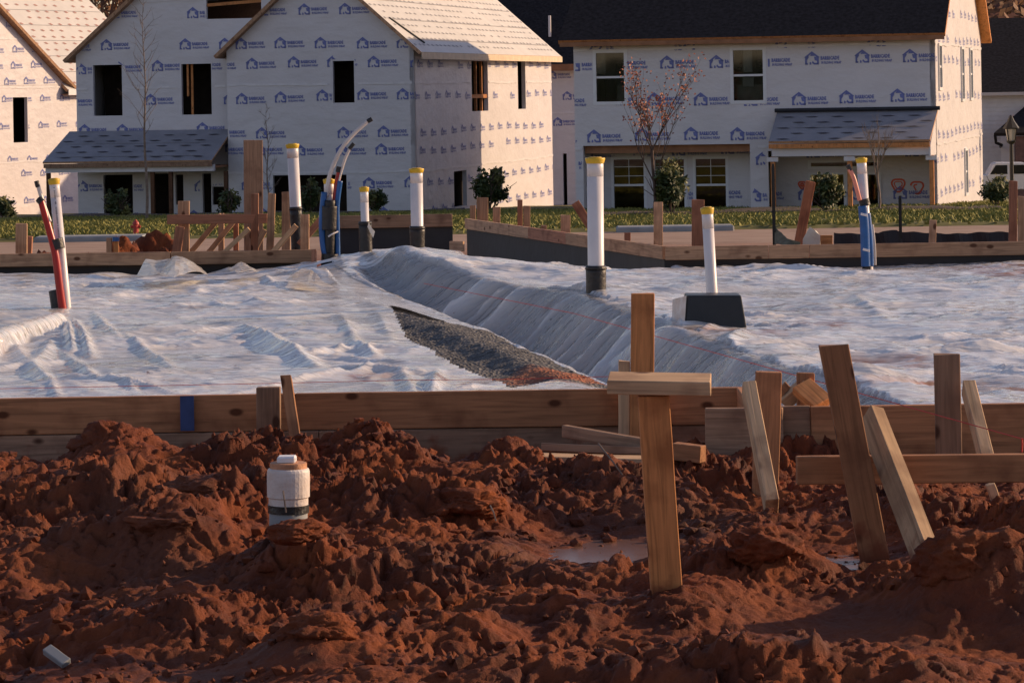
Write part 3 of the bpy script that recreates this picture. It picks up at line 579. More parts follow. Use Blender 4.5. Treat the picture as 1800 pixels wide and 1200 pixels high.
# string lines
def string(label, pts, r=.0022):
    mb = MB(); mb.tube([P(*p) for p in pts], r, 5); return tag(mb.build('string_line', 'string_red'), label, 'string line')
string('red string sloping down to the right over the right form', [(745, 498, 19), (1010, 551, 16.5), (1200, 604, 14.5), (1365, 650, 13.0), (1600, 716, 10.9), (1797, 771, 10.2), (1880, 794, 10.0)], .0018)
string('short red string end hanging at the right picture edge', [(1796, 770, 10.2), (1797, 780, 10.2), (1796, 794, 10.2)], .003)
string('level red string along the edge of the near left form', [(-60, 684, 12.4), (450, 674, 12.38), (700, 668, 12.36), (900, 666, 12.35), (1085, 661, 12.3)], .0012)

# ================================================================ FAR STAKES
FL = 'stakes and braces of the far forms'
for (xt, yt, xb, yb, D, wd, mt_, lb, cat) in [
  (38, 393, 38, 460, 23.9, 20, 'wood_far', 'pale upright stake behind the far form at the left picture edge', 's'),
  (52, 415, 50, 460, 24.1, 11, 'wood_far_red', 'short reddish stake touching the leftmost pale one', 's'),
  (192, 418, 192, 460, 24.0, 9, 'wood_far', 'short pale stake paired with the blue tipped one', 's'),
  (204, 416, 205, 460, 24.0, 9, 'lumber', 'short orange stake with a blue painted tip', 's'),
  (323, 353, 323, 460, 24.2, 20, 'wood_far', 'upright stake crossed by the horizontal rail at the left', 's'),
  (317, 398, 308, 460, 24.0, 16, 'wood_far_red', 'leaning reddish stake at the foot of the crossed stake', 'b'),
  (390, 378, 334, 445, 24.3, 9, 'wood_far', 'leftmost of three pale diagonal braces left of the blue bundle', 'b'),
  (415, 384, 366, 445, 24.4, 9, 'wood_far', 'middle of three pale diagonal braces left of the blue bundle', 'b'),
  (438, 402, 392, 445, 24.0, 8, 'wood_pale', 'rightmost of three pale diagonal braces left of the blue bundle', 'b'),
  (389, 375, 389, 460, 24.6, 10, 'wood_far', 'slim stake rising where the leftmost diagonal brace ends', 's'),
  (415, 377, 415, 460, 24.7, 9, 'wood_far_red', 'slim reddish stake where the middle diagonal brace ends', 's'),
  (448, 340, 448, 460, 24.1, 13, 'wood_far_red', 'tall reddish stake just under the broad brown board', 's'),
  (478, 340, 474, 460, 24.0, 13, 'wood_far', 'tall pale stake left of the leaning white pipe', 's'),
  (503, 337, 503, 460, 25.8, 15, 'wood_far', 'pale stake top directly behind the leaning white pipe', 's'),
  (466, 404, 444, 445, 24.1, 10, 'wood_far', 'short brace leaning left between the two tall stakes', 'b'),
  (521, 396, 481, 442, 23.9, 10, 'wood_pale', 'pale brace leaning left at the foot of the white pipe', 'b'),
  (536, 377, 536, 460, 23.8, 15, 'wood_far', 'pale stake at the end of the far left form', 's'),
  (566, 384, 535, 420, 24.4, 12, 'wood_far_red', 'reddish brace between the end stake and the blue bundle', 'b'),
  (831, 361, 831, 400, 29.2, 10, 'wood_far', 'narrow stake at the far end of the diagonal form', 's'),
  (848, 347, 848, 400, 29.0, 20, 'wood_far', 'broad stake at the far end of the diagonal form', 's'),
  (873, 364, 873, 402, 28.5, 13, 'wood_far', 'short stake right of the shrub behind the diagonal form', 's'),
  (914, 351, 914, 410, 27.8, 9, 'wood_far_red', 'slim reddish stake behind the diagonal form', 's'),
  (926, 362, 926, 412, 27.6, 12, 'wood_far', 'low broad stake touching the slim reddish one', 's'),
  (994, 378, 994, 425, 26.5, 17, 'wood_far', 'short wide stake left of the tallest capped pipe', 's'),
  (1011, 356, 1034, 392, 27.2, 15, 'wood_far_red', 'reddish stake leaning left behind the tallest capped pipe', 's'),
  (956, 396, 956, 415, 27.3, 10, 'wood_far', 'tiny stake stub before the lawn left of the tallest capped pipe', 'stub'),
  (1103, 409, 1103, 432, 25.0, 11, 'wood_far_red', 'small reddish stake stub behind the diagonal form', 'stub'),
  (1157, 355, 1157, 450, 23.8, 16, 'wood_far', 'pale stake at the corner of the diagonal form and the right form', 's'),
  (1227, 351, 1227, 450, 23.7, 22, 'wood_far_red', 'broad reddish stake just left of the slim capped pipe', 's'),
  (1425, 319, 1402, 440, 24.3, 17, 'wood_red', 'dark rusty brown stake leaning right over the white bag', 's'),
  (1640, 387, 1638, 445, 24.0, 12, 'wood_far', 'short pale stake before the black silt fence', 's'),
  (1781, 318, 1780, 445, 24.0, 14, 'wood_far_red', 'tall reddish stake near the right picture edge', 's'),
  (1796, 345, 1796, 445, 23.6, 13, 'wood_far', 'pale stake cut by the right picture edge', 's')]:
    cat = {'s': 'wooden stake', 'b': 'wooden brace', 'stub': 'stake stub'}[cat]
    stake(xt, yt, xb, yb, D, wd, mt_, lb, cat=cat, group=FL, name={'wooden stake': 'stake', 'wooden brace': 'brace', 'stake stub': 'stake_stub'}[cat])
o = bpy.data.objects['stake.001']
a = P(204, 417, 23.98); mb = MB(); w_ = M(10, 24)/2; mb.box(a.x-w_, a.x+w_, a.y-.025, a.y+.024, a.z-.03, a.z+.003)
bs = [x for x in bpy.data.objects if x.get('label', '').startswith('short orange stake')][0]; sub(mb.build('painted_tip', 'blue_tube'), bs)
board('rail', P(294, 386, 24.1), P(470, 384, 24.1), .072, .038, 'wood_far_red', 'horizontal rail nailed across the stakes at the left', 'brace board', FL, wdir=(0, 0, 1))
board('upright_board', P(446, 460, 24.9), P(445, 246, 24.9), M(33, 24.9), .038, 'wood_grey', 'broad brown board standing upright above the stakes', 'board', FL, twist=12)
board('offcut', P(1442, 421.5, 23.5), P(1463, 421.5, 23.5), .07, .04, 'lumber', 'small knotty offcut beside the white bag', 'board offcut', wdir=(0, 0, 1))
for xt, yt, yb, D, lb in [(1361, 288, 432, 23.8, 'thin black metal post left of the draped net'), (1583, 344, 420, 24.6, 'thin dark metal post in front of the orange ringed wall')]:
    mb = MB(); mb.box(-.008, .008, -.008, .008, 0, (P(xt, yt, D)-P(xt, yb, D)).z); mb.box(-.012, .012, -.003, .003, .0, (P(xt, yt, D)-P(xt, yb, D)).z-.02)
    o = mb.build('metal_post', 'iron'); o.location = P(xt, yb, D); tag(o, lb, 'metal post')

# bag, net, silt fence
bm = bmesh.new(); pts = [(1412, 431), (1413, 418), (1422, 400), (1432, 405), (1441, 415), (1441, 431)]
v0 = [bm.verts.new(P(x, y, 23.6)) for x, y in pts]; v1 = [bm.verts.new(P(x+3, y+2, 23.78)) for x, y in pts]; n = len(pts)
bm.faces.new(v0[::-1]); bm.faces.new(v1)
for i in range(n): bm.faces.new([v0[i], v0[(i+1) % n], v1[(i+1) % n], v1[i]])
bmesh.ops.triangulate(bm, faces=bm.faces[:]); bmesh.ops.subdivide_edges(bm, edges=bm.edges[:], cuts=3, use_grid_fill=True)
for v in bm.verts: v.co += Vector((1, 1, 1))*.012*mnoise.noise(v.co*14)
me = bpy.data.meshes.new('plastic_bag'); bm.to_mesh(me); bm.free(); tag(link('plastic_bag', me, 'cream_bag'), 'small pale plastic bag on the right form below the leaning stake', 'bag')
flap('brown mesh net draped from the thin post down to the form', [(1362, 398, 23.9), (1372, 408, 23.7), (1384, 420, 23.5), (1408, 426, 23.4), (1404, 434, 23.4), (1380, 434, 23.4), (1362, 430, 23.6)], [(0, 1, 6), (1, 2, 5, 6), (2, 3, 4, 5)], .003, 'net')
nt = bpy.data.objects['plastic_flap.003']; nt.name = 'net'; nt['category'] = 'net'
mb = MB(); pv = []
for i in range(41):
    px = 1466+i*(1778-1466)/40; t = 409+1.6*math.sin(i*.3)+.8*math.sin(i*1.3)-3*(10 < i < 15)
    pv.append((P(px, t, 25.2+.012*math.sin(i*1.1)), P(px, 440, 25.2+.015*math.sin(i*.8))))
mb.add([p for ab in pv for p in ab], [(2*i, 2*i+1, 2*i+3, 2*i+2) for i in range(40)])
o = mb.build('silt_fence', 'black_liner'); sm = o.modifiers.new('s', 'SOLIDIFY'); sm.thickness = .004; tag(o, 'low sagging black silt fence behind the far right form', 'fence')

# ================================================================ PIPES
def lerp_px(a, b, t): return (a[0]+(b[0]-a[0])*t, a[1]+(b[1]-a[1])*t)
def cap(parent, top, axis, r, name='cap'):
    mb = MB(); u = axis.normalized()
    mb.tube([top-u*.022, top-u*.018, top+u*.004, top+u*.012], [r*1.06, r*1.10, r*1.22, r*1.20], 16); mb.tube([top+u*.012, top+u*.017], [r*.8, r*.78], 16)
    return sub(mb.build(name, 'yellow_cap', smooth=False), parent)
def riser(label, xt, yt, xb, yb, D, wpx, wrap=None, wrapw=None, name='riser_pipe', cap_=True, group='capped white riser pipes', parent=None, mat='pvc'):
    a = P(xb, yb, D); c = P(xt, yt, D); r = M(wpx, D)/2; ax = (c-a)
    e = parent or empty(name, a, label, 'pipe', group)
    mb = MB(); mb.tube([a-ax.normalized()*.15, a, c], r, 20); mb.tube([c-ax.normalized()*.10, c-ax.normalized()*.001], r*1.015, 20)
    sub(mb.build('pipe', mat, smooth=False), e)
    if cap_: cap(e, c, ax, r)
    if wrap is not None:
        t = (yb-wrap)/(yb-yt); q = a+ax*t; rr = M(wrapw, D)/2; mb = MB(); k = 9
        pts = [a-ax.normalized()*.05+(q-a+ax.normalized()*.05)*(i/(k-1)) for i in range(k)]
        mb.tube(pts, [rr*(1+.07*mnoise.noise(Vector((i*1.7, D*3, xt)))) for i in range(k)], 14)
        mb.tube([q-ax.normalized()*.012, q+ax.normalized()*.012], [rr*1.10, rr*.98], 14)
        if label or parent: sub(mb.build('tape_wrap', 'black_tape'), e)
    return e
def smooth_tubes():
    for o in bpy.data.objects:
        if o.type == 'MESH' and o.name.split('.')[0] in ('pipe', 'cap', 'tape_wrap', 'conduit', 'tube_tip'):
            for p in o.data.polygons: p.use_smooth = len(p.vertices) == 4
riser('tallest white riser pipe with a wide yellow cap and black wrapped foot', 1046, 281, 1048, 536, 19.0, 29, 470, 36)
b2 = riser('slim white pipe with a yellow cap rising out of the black box', 1243, 369, 1254, 560, 16.9, 20)
riser('white pipe with a thin flared yellow cap left of the trench head', 732, 299, 734, 451, 24.4, 22, 400, 27)
riser('shortest white riser pipe with torn black wrapping', 640, 332, 644, 472, 23.2, 14.5, 392, 23)
riser('leaning white riser pipe with a yellow cap behind the far left stakes', 514, 256, 524, 450, 25.3, 20, 366, 22)
# torn strip on the short pipe
flap('torn white strip of tape fluttering from the shortest riser pipe', [(648, 390, 23.1), (654, 402, 23.1), (659, 408, 23.1), (656, 419, 23.1), (651, 410, 23.1), (646, 398, 23.1)], [(0, 1, 4, 5), (1, 2, 3, 4)], .002)
tt = [x for x in bpy.data.objects if x.get('label', '').startswith('torn white')][0]; tt.name = 'tape_strip'; tt['category'] = 'tape'
# black box
bx = empty('drain_box', P(1248, 582, 16.6), 'black plastic tub turned upside down around the slim pipe', 'plastic box')
def boxmesh(name, mat, b, t, d0, d1, D):
    mb = MB(); f0 = [P(b[0], b[2], D), P(b[1], b[2], D), P(t[1], t[2], D+.04), P(t[0], t[2], D+.04)]; k = [p+Vector((0, d0, 0)) for p in (f0[0], f0[1])]+[p+Vector((0, d1, 0)) for p in (f0[2], f0[3])]
    mb.add(f0+k, [(0, 1, 2, 3), (5, 4, 7, 6), (4, 0, 3, 7), (1, 5, 6, 2), (3, 2, 6, 7), (4, 5, 1, 0)])
    o = mb.build(name, mat); bv = o.modifiers.new('b', 'BEVEL'); bv.width = .008; bv.segments = 2; return sub(o, bx)
boxmesh('tub_shell', 'black_plastic', (1203, 1314, 583), (1207, 1303, 519), .30, .22, 16.45)
boxmesh('tub_rim', 'black_plastic', (1176, 1320, 590), (1180, 1318, 579), .36, .36, 16.40)
mb = MB(); q = [P(1181, 581, 16.62), P(1202.5, 583, 16.44), P(1206.5, 520, 16.48), P(1182, 526, 16.66)]; mb.prism(q, (.0, .006, 0)); sub(mb.build('pale_left_face', 'pvc_dirty'), bx)  # paler panel covering the left face of the tub

def conduit(par, pts, wpx, mat, name='conduit', taper=1.0):
    mb = MB(); P3 = [P(*p) for p in pts]
    # smooth the path
    for _ in range(2):
        out = [P3[0]]
        for i in range(len(P3)-1): out += [P3[i]*.75+P3[i+1]*.25, P3[i]*.25+P3[i+1]*.75]
        P3 = out+[P3[-1]]
    r = M(wpx, pts[0][2])/2; n = len(P3); mb.tube(P3, [r*(1+(taper-1)*i/(n-1)) for i in range(n)], 10); return sub(mb.build(name, mat), par)
# left bundle
D = 18.9; e = riser('red and white conduit bundle taped to a capped pipe on the left', 95, 318, 118, 556, D, 17.5, parent=None, name='conduit_bundle', group='conduit bundles standing in the slab')
conduit(e, [(72, 352, D-.06), (84, 395, D-.07), (98, 445, D-.08), (104, 500, D-.10), (112, 556, D-.1)], 11.5, 'red_tube', taper=1.3)
conduit(e, [(66, 322, D-.05), (72, 345, D-.05), (88, 390, D-.07)], 7, 'clear_tube')
conduit(e, [(64, 318, D-.05), (67, 329, D-.05)], 8.5, 'black_tape', 'tube_tip'); conduit(e, [(68, 350, D-.06), (74, 356, D-.07)], 13, 'black_tape', 'tube_tip')
conduit(e, [(98, 420, D-.06), (100, 428, D-.06), (102, 438, D-.06)], 25, 'black_tape', 'tape_wrap'); conduit(e, [(99, 510, D-.02), (102, 530, D-.03), (106, 558, D-.03)], 27, 'black_tape', 'tape_wrap')
conduit(e, [(94, 522, D), (95, 530, D), (99, 534, D)], 7, 'black_tape', 'tape_wrap')
mb = MB(); rp = random.Random(2)
for i in range(46):
    y = 330+i*1.9
    if rp.random() < .25: continue
    c = P(95+(y-318)*.097+.4, y, D)+Vector((0, -M(17.5, D)/2-.0012, 0)); w_ = rp.uniform(.002, .005); mb.add([c+Vector((-w_, 0, 0)), c+Vector((w_, 0, 0)), c+Vector((w_, 0, .003)), c+Vector((-w_, 0, .003))], [(0, 1, 2, 3)])
sub(mb.build('print_line', 'black_tape'), e)
# centre bundle
D = 23.4; e = riser('tall blue conduit bundle with a long curved pale tube in the middle', 578, 318, 580, 470, D, 17, name='conduit_bundle', group='conduit bundles standing in the slab')
conduit(e, [(574, 345, D-.04), (578, 310, D-.05), (595, 268, D-.06), (618, 238, D-.06), (648, 212, D-.06)], 8, 'clear_tube', taper=.85)
conduit(e, [(646, 214, D-.06), (654, 209, D-.06)], 8, 'black_tape', 'tube_tip')
conduit(e, [(592, 330, D-.05), (600, 300, D-.05), (608, 275, D-.05), (617, 258, D-.05)], 5, 'clear_tube'); conduit(e, [(614, 262, D-.05), (622, 252, D-.05)], 7, 'black_tape', 'tube_tip')
conduit(e, [(588, 360, D-.04), (592, 325, D-.04), (597, 298, D-.04)], 10, 'red_tube'); conduit(e, [(595, 303, D-.04), (597, 293, D-.04)], 11, 'black_tape', 'tube_tip')
conduit(e, [(576, 468, D-.09), (567, 430, D-.08), (565, 385, D-.08), (570, 338, D-.06)], 11, 'blue_tube'); conduit(e, [(594, 462, D-.06), (593, 400, D-.06), (592, 360, D-.06), (598, 318, D-.06)], 9, 'blue_tube')
conduit(e, [(580, 480, D-.05), (579, 440, D-.07), (580, 352, D-.07)], 20, 'black_tape', 'tape_wrap'); conduit(e, [(579, 474, D-.09), (580, 446, D-.09)], 30, 'black_tape', 'tape_wrap'); conduit(e, [(578, 404, D-.07), (579, 362, D-.07)], 29, 'black_tape', 'tape_wrap')
conduit(e, [(577, 416, D-.12), (584, 411, D-.12), (594, 407, D-.08)], 3, 'pvc', 'cable_tie')
# right bundle
D = 22.5; e = riser('blue conduit bundle with a salmon tipped tube on the right', 1514, 281, 1526, 468, D, 17, name='conduit_bundle', group='conduit bundles standing in the slab')
conduit(e, [(1493, 297, D-.05), (1500, 310, D-.05), (1506, 332, D-.06), (1511, 352, D-.05)], 8, 'salmon_tube'); conduit(e, [(1490, 290, D-.05), (1495, 300, D-.05)], 8, 'black_tape', 'tube_tip')
conduit(e, [(1518, 350, D-.02), (1521, 362, D-.02)], 19, 'black_tape', 'tape_wrap')
conduit(e, [(1516, 362, D-.06), (1520, 400, D-.06), (1521, 440, D-.06), (1522, 468, D-.06)], 17, 'blue_tube'); conduit(e, [(1524, 375, D-.02), (1529, 420, D-.04), (1530, 468, D-.04)], 13, 'blue_tube')
for y in (378, 440): conduit(e, [(1513+(y-378)*.06, y-2, D-.12), (1525+(y-378)*.06, y+1, D-.13)], 4, 'pvc', 'cable_tie')
conduit(e, [(1516, 468, D-.06), (1530, 470, D-.06)], 9, 'black_tape', 'tape_wrap')
conduit(e, [(1534, 395, D), (1538, 430, D), (1539, 466, D)], 3.5, 'clear_tube')
pm('clay_stained', (.45, .22, .12), .7, .3, 20, .4, 60)
# cleanout in the mud
D = 9.55; a = P(507, 915, D); e = empty('cleanout_pipe', a, 'dirty white capped cleanout pipe sticking out of the red mud', 'pipe')
z = lambda y: P(507, y, D); mb = MB(); r = M(75, D)/2
mb.tube([z(888), z(876), z(874)], [r*.93, r*.93, r*.93], 32); mb.tube([z(874), z(872), z(838), z(828), z(824), z(822)], [r*.93, r, r*1.01, r, r*.97, r*.9], 32); sub(mb.build('hub', 'pvc_dirty'), e)
mb = MB(); mb.tube([z(950), z(884)], r*.9, 32); sub(mb.build('pipe', 'kerb'), e); mb = MB(); mb.tube([z(900), z(886)], r*.97, 32); sub(mb.build('seal', 'black_tape'), e)
mb = MB(); mb.tube([z(824), z(813), z(812)], [r*.88, r*.86, r*.80], 32, 0); sub(mb.build('plug', 'clay_stained'), e)
mb = MB(); c = z(812); mb.box(c.x-.033, c.x+.024, c.y-.03, c.y+.03, c.z-.002, c.z+.020); kb = mb.build('plug_nut', 'white_paint'); bv = kb.modifiers.new('b', 'BEVEL'); bv.width = .005; sub(kb, e)
smooth_tubes()

# ================================================================ CLODS
def clodmesh(name, c, sx, sy, sz, seed, sub_=5, mat='mud'):
    bm = bmesh.new(); bmesh.ops.create_icosphere(bm, subdivisions=sub_, radius=1); o_ = Vector((seed*7.3, seed*3.1, seed))
    for v in bm.verts:
        p = v.co.copy(); d = 1.05+.34*mnoise.noise(p*1.3+o_)-.30*abs(mnoise.noise(p*2.3+o_))-.16*abs(mnoise.noise(p*5.2+o_))-.10*abs(mnoise.noise(p*11+o_))+.05*mnoise.noise(p*22+o_)
        v.co = Vector((p.x*sx*d, p.y*sy*d, p.z*sz*d))
    me = bpy.data.meshes.new(name); bm.to_mesh(me); bm.free()
    for f in me.polygons: f.use_smooth = True
    o = link(name, me, mat); o.location = c; return o
GC = 'big clods of red clay'
for i, (px, py, D, sx, sz, lb) in enumerate([(190, 778, 11.35, 70, 42, 'largest clod on the crest before the blue paint mark'), (880, 806, 11.3, 38, 34, 'rounded clod left of the loose planks'), (1690, 1000, 8.95, 95, 62, 'huge clod at the foot of the diagonal brace'),
     (1808, 985, 9.0, 40, 75, 'tall clod cut by the right picture edge'), (820, 882, 10.2, 75, 28, 'flat lying clod in the middle of the mud'), (1345, 950, 9.3, 75, 42, 'clod between the post and the big leaning stake'), (524, 935, 9.2, 60, 24, 'dark clod hiding the foot of the cleanout pipe'),
     (140, 850, 10.6, 100, 34, 'long smooth clod at the left of the mud pile'), (365, 860, 10.3, 95, 34, 'sloping clod left of the cleanout pipe'), (1045, 835, 10.9, 55, 22, 'clod lying just below the loose planks'), (560, 1075, 8.3, 80, 34, 'low broad clod below the cleanout pipe'), (300, 915, 9.8, 80, 28, 'broad clod in the left foreground slope')]):
    c_ = P(px, py, D); c_.z = max(c_.z-M(sz, D)*.35, gz(c_.x, c_.y)-M(sz, D)*.1) if i in (2, 3) else (c_.z if i == 6 else min(c_.z, gz(c_.x, c_.y))-M(sz, D)*.12); o = clodmesh('mud_clod', c_, M(sx, D)*.9, M(sx, D)*.75, M(sz, D)*.95, i+3); tag(o, lb, 'clod', GC)
# small loose crumbs
bm = bmesh.new()
base = bmesh.new(); bmesh.ops.create_icosphere(base, subdivisions=1, radius=1); bv_ = [v.co.copy() for v in base.verts]; bf_ = [[v.index for v in f.verts] for f in base.faces]; base.free()
rng = np.random.RandomState(5); N_ = 4200; cy = 7.5+5.0*rng.rand(N_)**.9; cx = (rng.rand(N_)*2-1)*.19*cy; dn = fbm(cx*1.3, cy*1.3, 3, 90)+.35*rng.rand(N_)-.1; cz = mudz(cx[None], cy[None])[0]
rs = .005+.020*rng.rand(N_)**4; vs = []; fs = []
for i in range(N_):
    if dn[i] < 0.0: continue
    if cx[i] > .9 and cy[i] > 11.2 or cy[i] > 12.1: continue
    r = rs[i]; n = len(vs); o_ = Vector((i*.37, i*.11, 0)); sc = Vector((r*(.7+.6*rng.rand()), r*(.7+.6*rng.rand()), r*(.6+.4*rng.rand())))
    for p in bv_:
        d = 1+.75*mnoise.noise(p*1.6+o_); vs.append((cx[i]+p.x*sc.x*d, cy[i]+p.y*sc.y*d, cz[i]+.3*r+p.z*sc.z*d))
    fs += [tuple(a+n for a in f) for f in bf_]
o = fromgeo('clay_crumbs', vs, fs, 'mud'); tag(o, 'loose crumbs of red clay scattered over the mud', 'clay crumbs', kind='stuff')
o = board('rubble_chip', P(82, 1140, 8.45), P(118, 1166, 8.4), .03, .02, 'kerb', 'small grey shard lying in the lower left mud', 'shard'); 
# red dirt heaps beyond the far left form
for i, (px, py, D, sx, sz, lb) in enumerate([(275, 436, 24.6, 34, 18, 'red dirt heap behind the far left form'), (75, 440, 24.4, 20, 9, 'low dirt heap beside the leftmost stakes'), (230, 441, 24.4, 16, 7, 'tiny dirt heap right of the blue tipped stake'), (130, 441, 24.4, 15, 6, 'tiny dirt heap right of the red and white bundle')]):
    c_ = P(px, py-sz*.8, D); hz_ = (c_.z+.16)*.99; c_.z = -.16; tag(clodmesh('dirt_heap', c_, max(.34, M(sx, D)*1.6), .4, hz_, i+31), lb, 'dirt heap')

for i, (pts, lb) in enumerate([([(1052, 779, 10.6), (1062, 792, 10.55), (1078, 812, 10.5), (1094, 834, 10.5)], 'dry twig leaning across the loose planks'), ([(503, 900, 9.3), (500, 878, 9.3), (498, 862, 9.32)], 'thin twig standing before the cleanout pipe'), ([(872, 915, 9.6), (868, 900, 9.6), (862, 888, 9.62)], 'short twig in the middle of the mud'), ([(1440, 655, 11.3), (1446, 700, 11.25), (1452, 716, 11.25)], 'curved twig')][:3]):
    mb = MB(); mb.tube([P(*q) for q in pts], .0028, 5); tag(mb.build('twig', 'bark'), lb, 'twig')
# ================================================================ HOUSES
ANG = R(13.0)
class House:
    def __init__(s, name, label, px, D, base, ang=ANG):
        s.a = ang; s.o = P(px, 300, D); s.o.z = base; s.root = empty(name, s.o, label, 'house', rz=-ang)
        s.e1 = Vector((math.cos(ang), -math.sin(ang), 0)); s.e2 = Vector((math.sin(ang), math.cos(ang), 0))
    def f(s, px, py, off=0):                             # photo pixel on the front plane y=off -> (x, z)
        r = ray(px, py); c = Vector((0, 0, CZ))-s.o; t = (off-c.dot(s.e2))/r.dot(s.e2); p = c+r*t; return p.dot(s.e1), p.z
    def s(s, px, py, off=0):                             # ... on the side plane x=off -> (y, z)
        r = ray(px, py); c = Vector((0, 0, CZ))-s.o; t = (off-c.dot(s.e1))/r.dot(s.e1); p = c+r*t; return p.dot(s.e2), p.z
    def rect(s, pl, x0, y0, x1, y1, off=0):
        g = s.f if pl == 'f' else s.s_; a = g(x0, y1, off); b = g(x1, y0, off); return (min(a[0], b[0]), max(a[0], b[0]), min(a[1], b[1]), max(a[1], b[1]))
House.s_ = House.s
# one logo as small triangles: house outline with a bear-shaped gap, two lines of lettering
def text_tris(txt, h, x0, z0, wid=None, bold=.0):
    cu = bpy.data.curves.new('t', 'FONT'); cu.body = txt; cu.size = h*1.4; cu.resolution_u = 1; cu.offset = bold
    ob = bpy.data.objects.new('t', cu); me = bpy.data.meshes.new_from_object(ob)
    me.calc_loop_triangles(); v = [(p.co.x, p.co.y) for p in me.vertices]; k = wid/max(1e-6, max(a for a, b in v)) if wid else 1
    tr = [[(v[i][0]*k+x0, v[i][1]+z0) for i in t.vertices] for t in me.loop_triangles]; bpy.data.objects.remove(ob); bpy.data.curves.remove(cu); return tr
def quad(a, b, c, d): return [[a, b, c], [a, c, d]]
LG = []
LG += quad((0, 0), (.05, 0), (.05, .22), (0, .22))+quad((.33, 0), (.38, 0), (.38, .22), (.33, .22))+quad((.24, 0), (.38, 0), (.38, .05), (.24, .045))+quad((0, 0), (.08, 0), (.075, .04), (0, .05))
LG += quad((-.03, .20), (.03, .19), (.19, .31), (.19, .37))+quad((.41, .20), (.35, .19), (.19, .31), (.19, .37))
LG += quad((.27, .12), (.33, .10), (.33, .22), (.25, .22))+quad((.12, .0), (.17, .0), (.165, .06), (.13, .08))+quad((.05, .12), (.10, .20), (.10, .25), (.04, .21))+quad((.19, .05), (.25, .0), (.26, .05), (.21, .10))
LG += quad((.14, .24), (.28, .24), (.20, .31), (.18, .31))
LG += text_tris('BARRICADE', .10, .43, .13, .52, .006)+text_tris('BUILDING WRAP', .07, .45, .02, .56, .003)
def logo_rows(mb, to3, rows, u0, u1, ok, sp, sc=1.0, rot=0, mi=1):
    for z, ph in rows:
        n0 = int((u0-ph)/sp)-2; n1 = int((u1-ph)/sp)+2
        for k in range(n0, n1):
            if (k*7919+int(z*31)) % 17 == 0: continue
            ux = ph+k*sp+.03*math.sin(k*2.1+z*3); dz = .035*math.sin(k*.43+z*2)+.02*math.sin(k*1.3+z)
            for tr in LG:
                q = [(ux+a*sc, z+dz+b*sc) for a, b in tr]
                if rot: q = [(ux+b*sc, z-a*sc) for a, b in tr] if rot > 0 else [(ux-b*sc, z+a*sc) for a, b in tr]
                if all(ok(a, b) for a, b in q) and ok(sum(a for a, b in q)/3, sum(b for a, b in q)/3): mb.add([to3(a, b) for a, b in q], [(0, 1, 2)], mi)
def inpoly(a, b, poly):
    r = False; n = len(poly)
    for i in range(n):
        x1, y1 = poly[i]; x2, y2 = poly[(i+1) % n]
        if (y1 > b) != (y2 > b) and a < (x2-x1)*(b-y1)/(y2-y1)+x1: r = not r
    return r
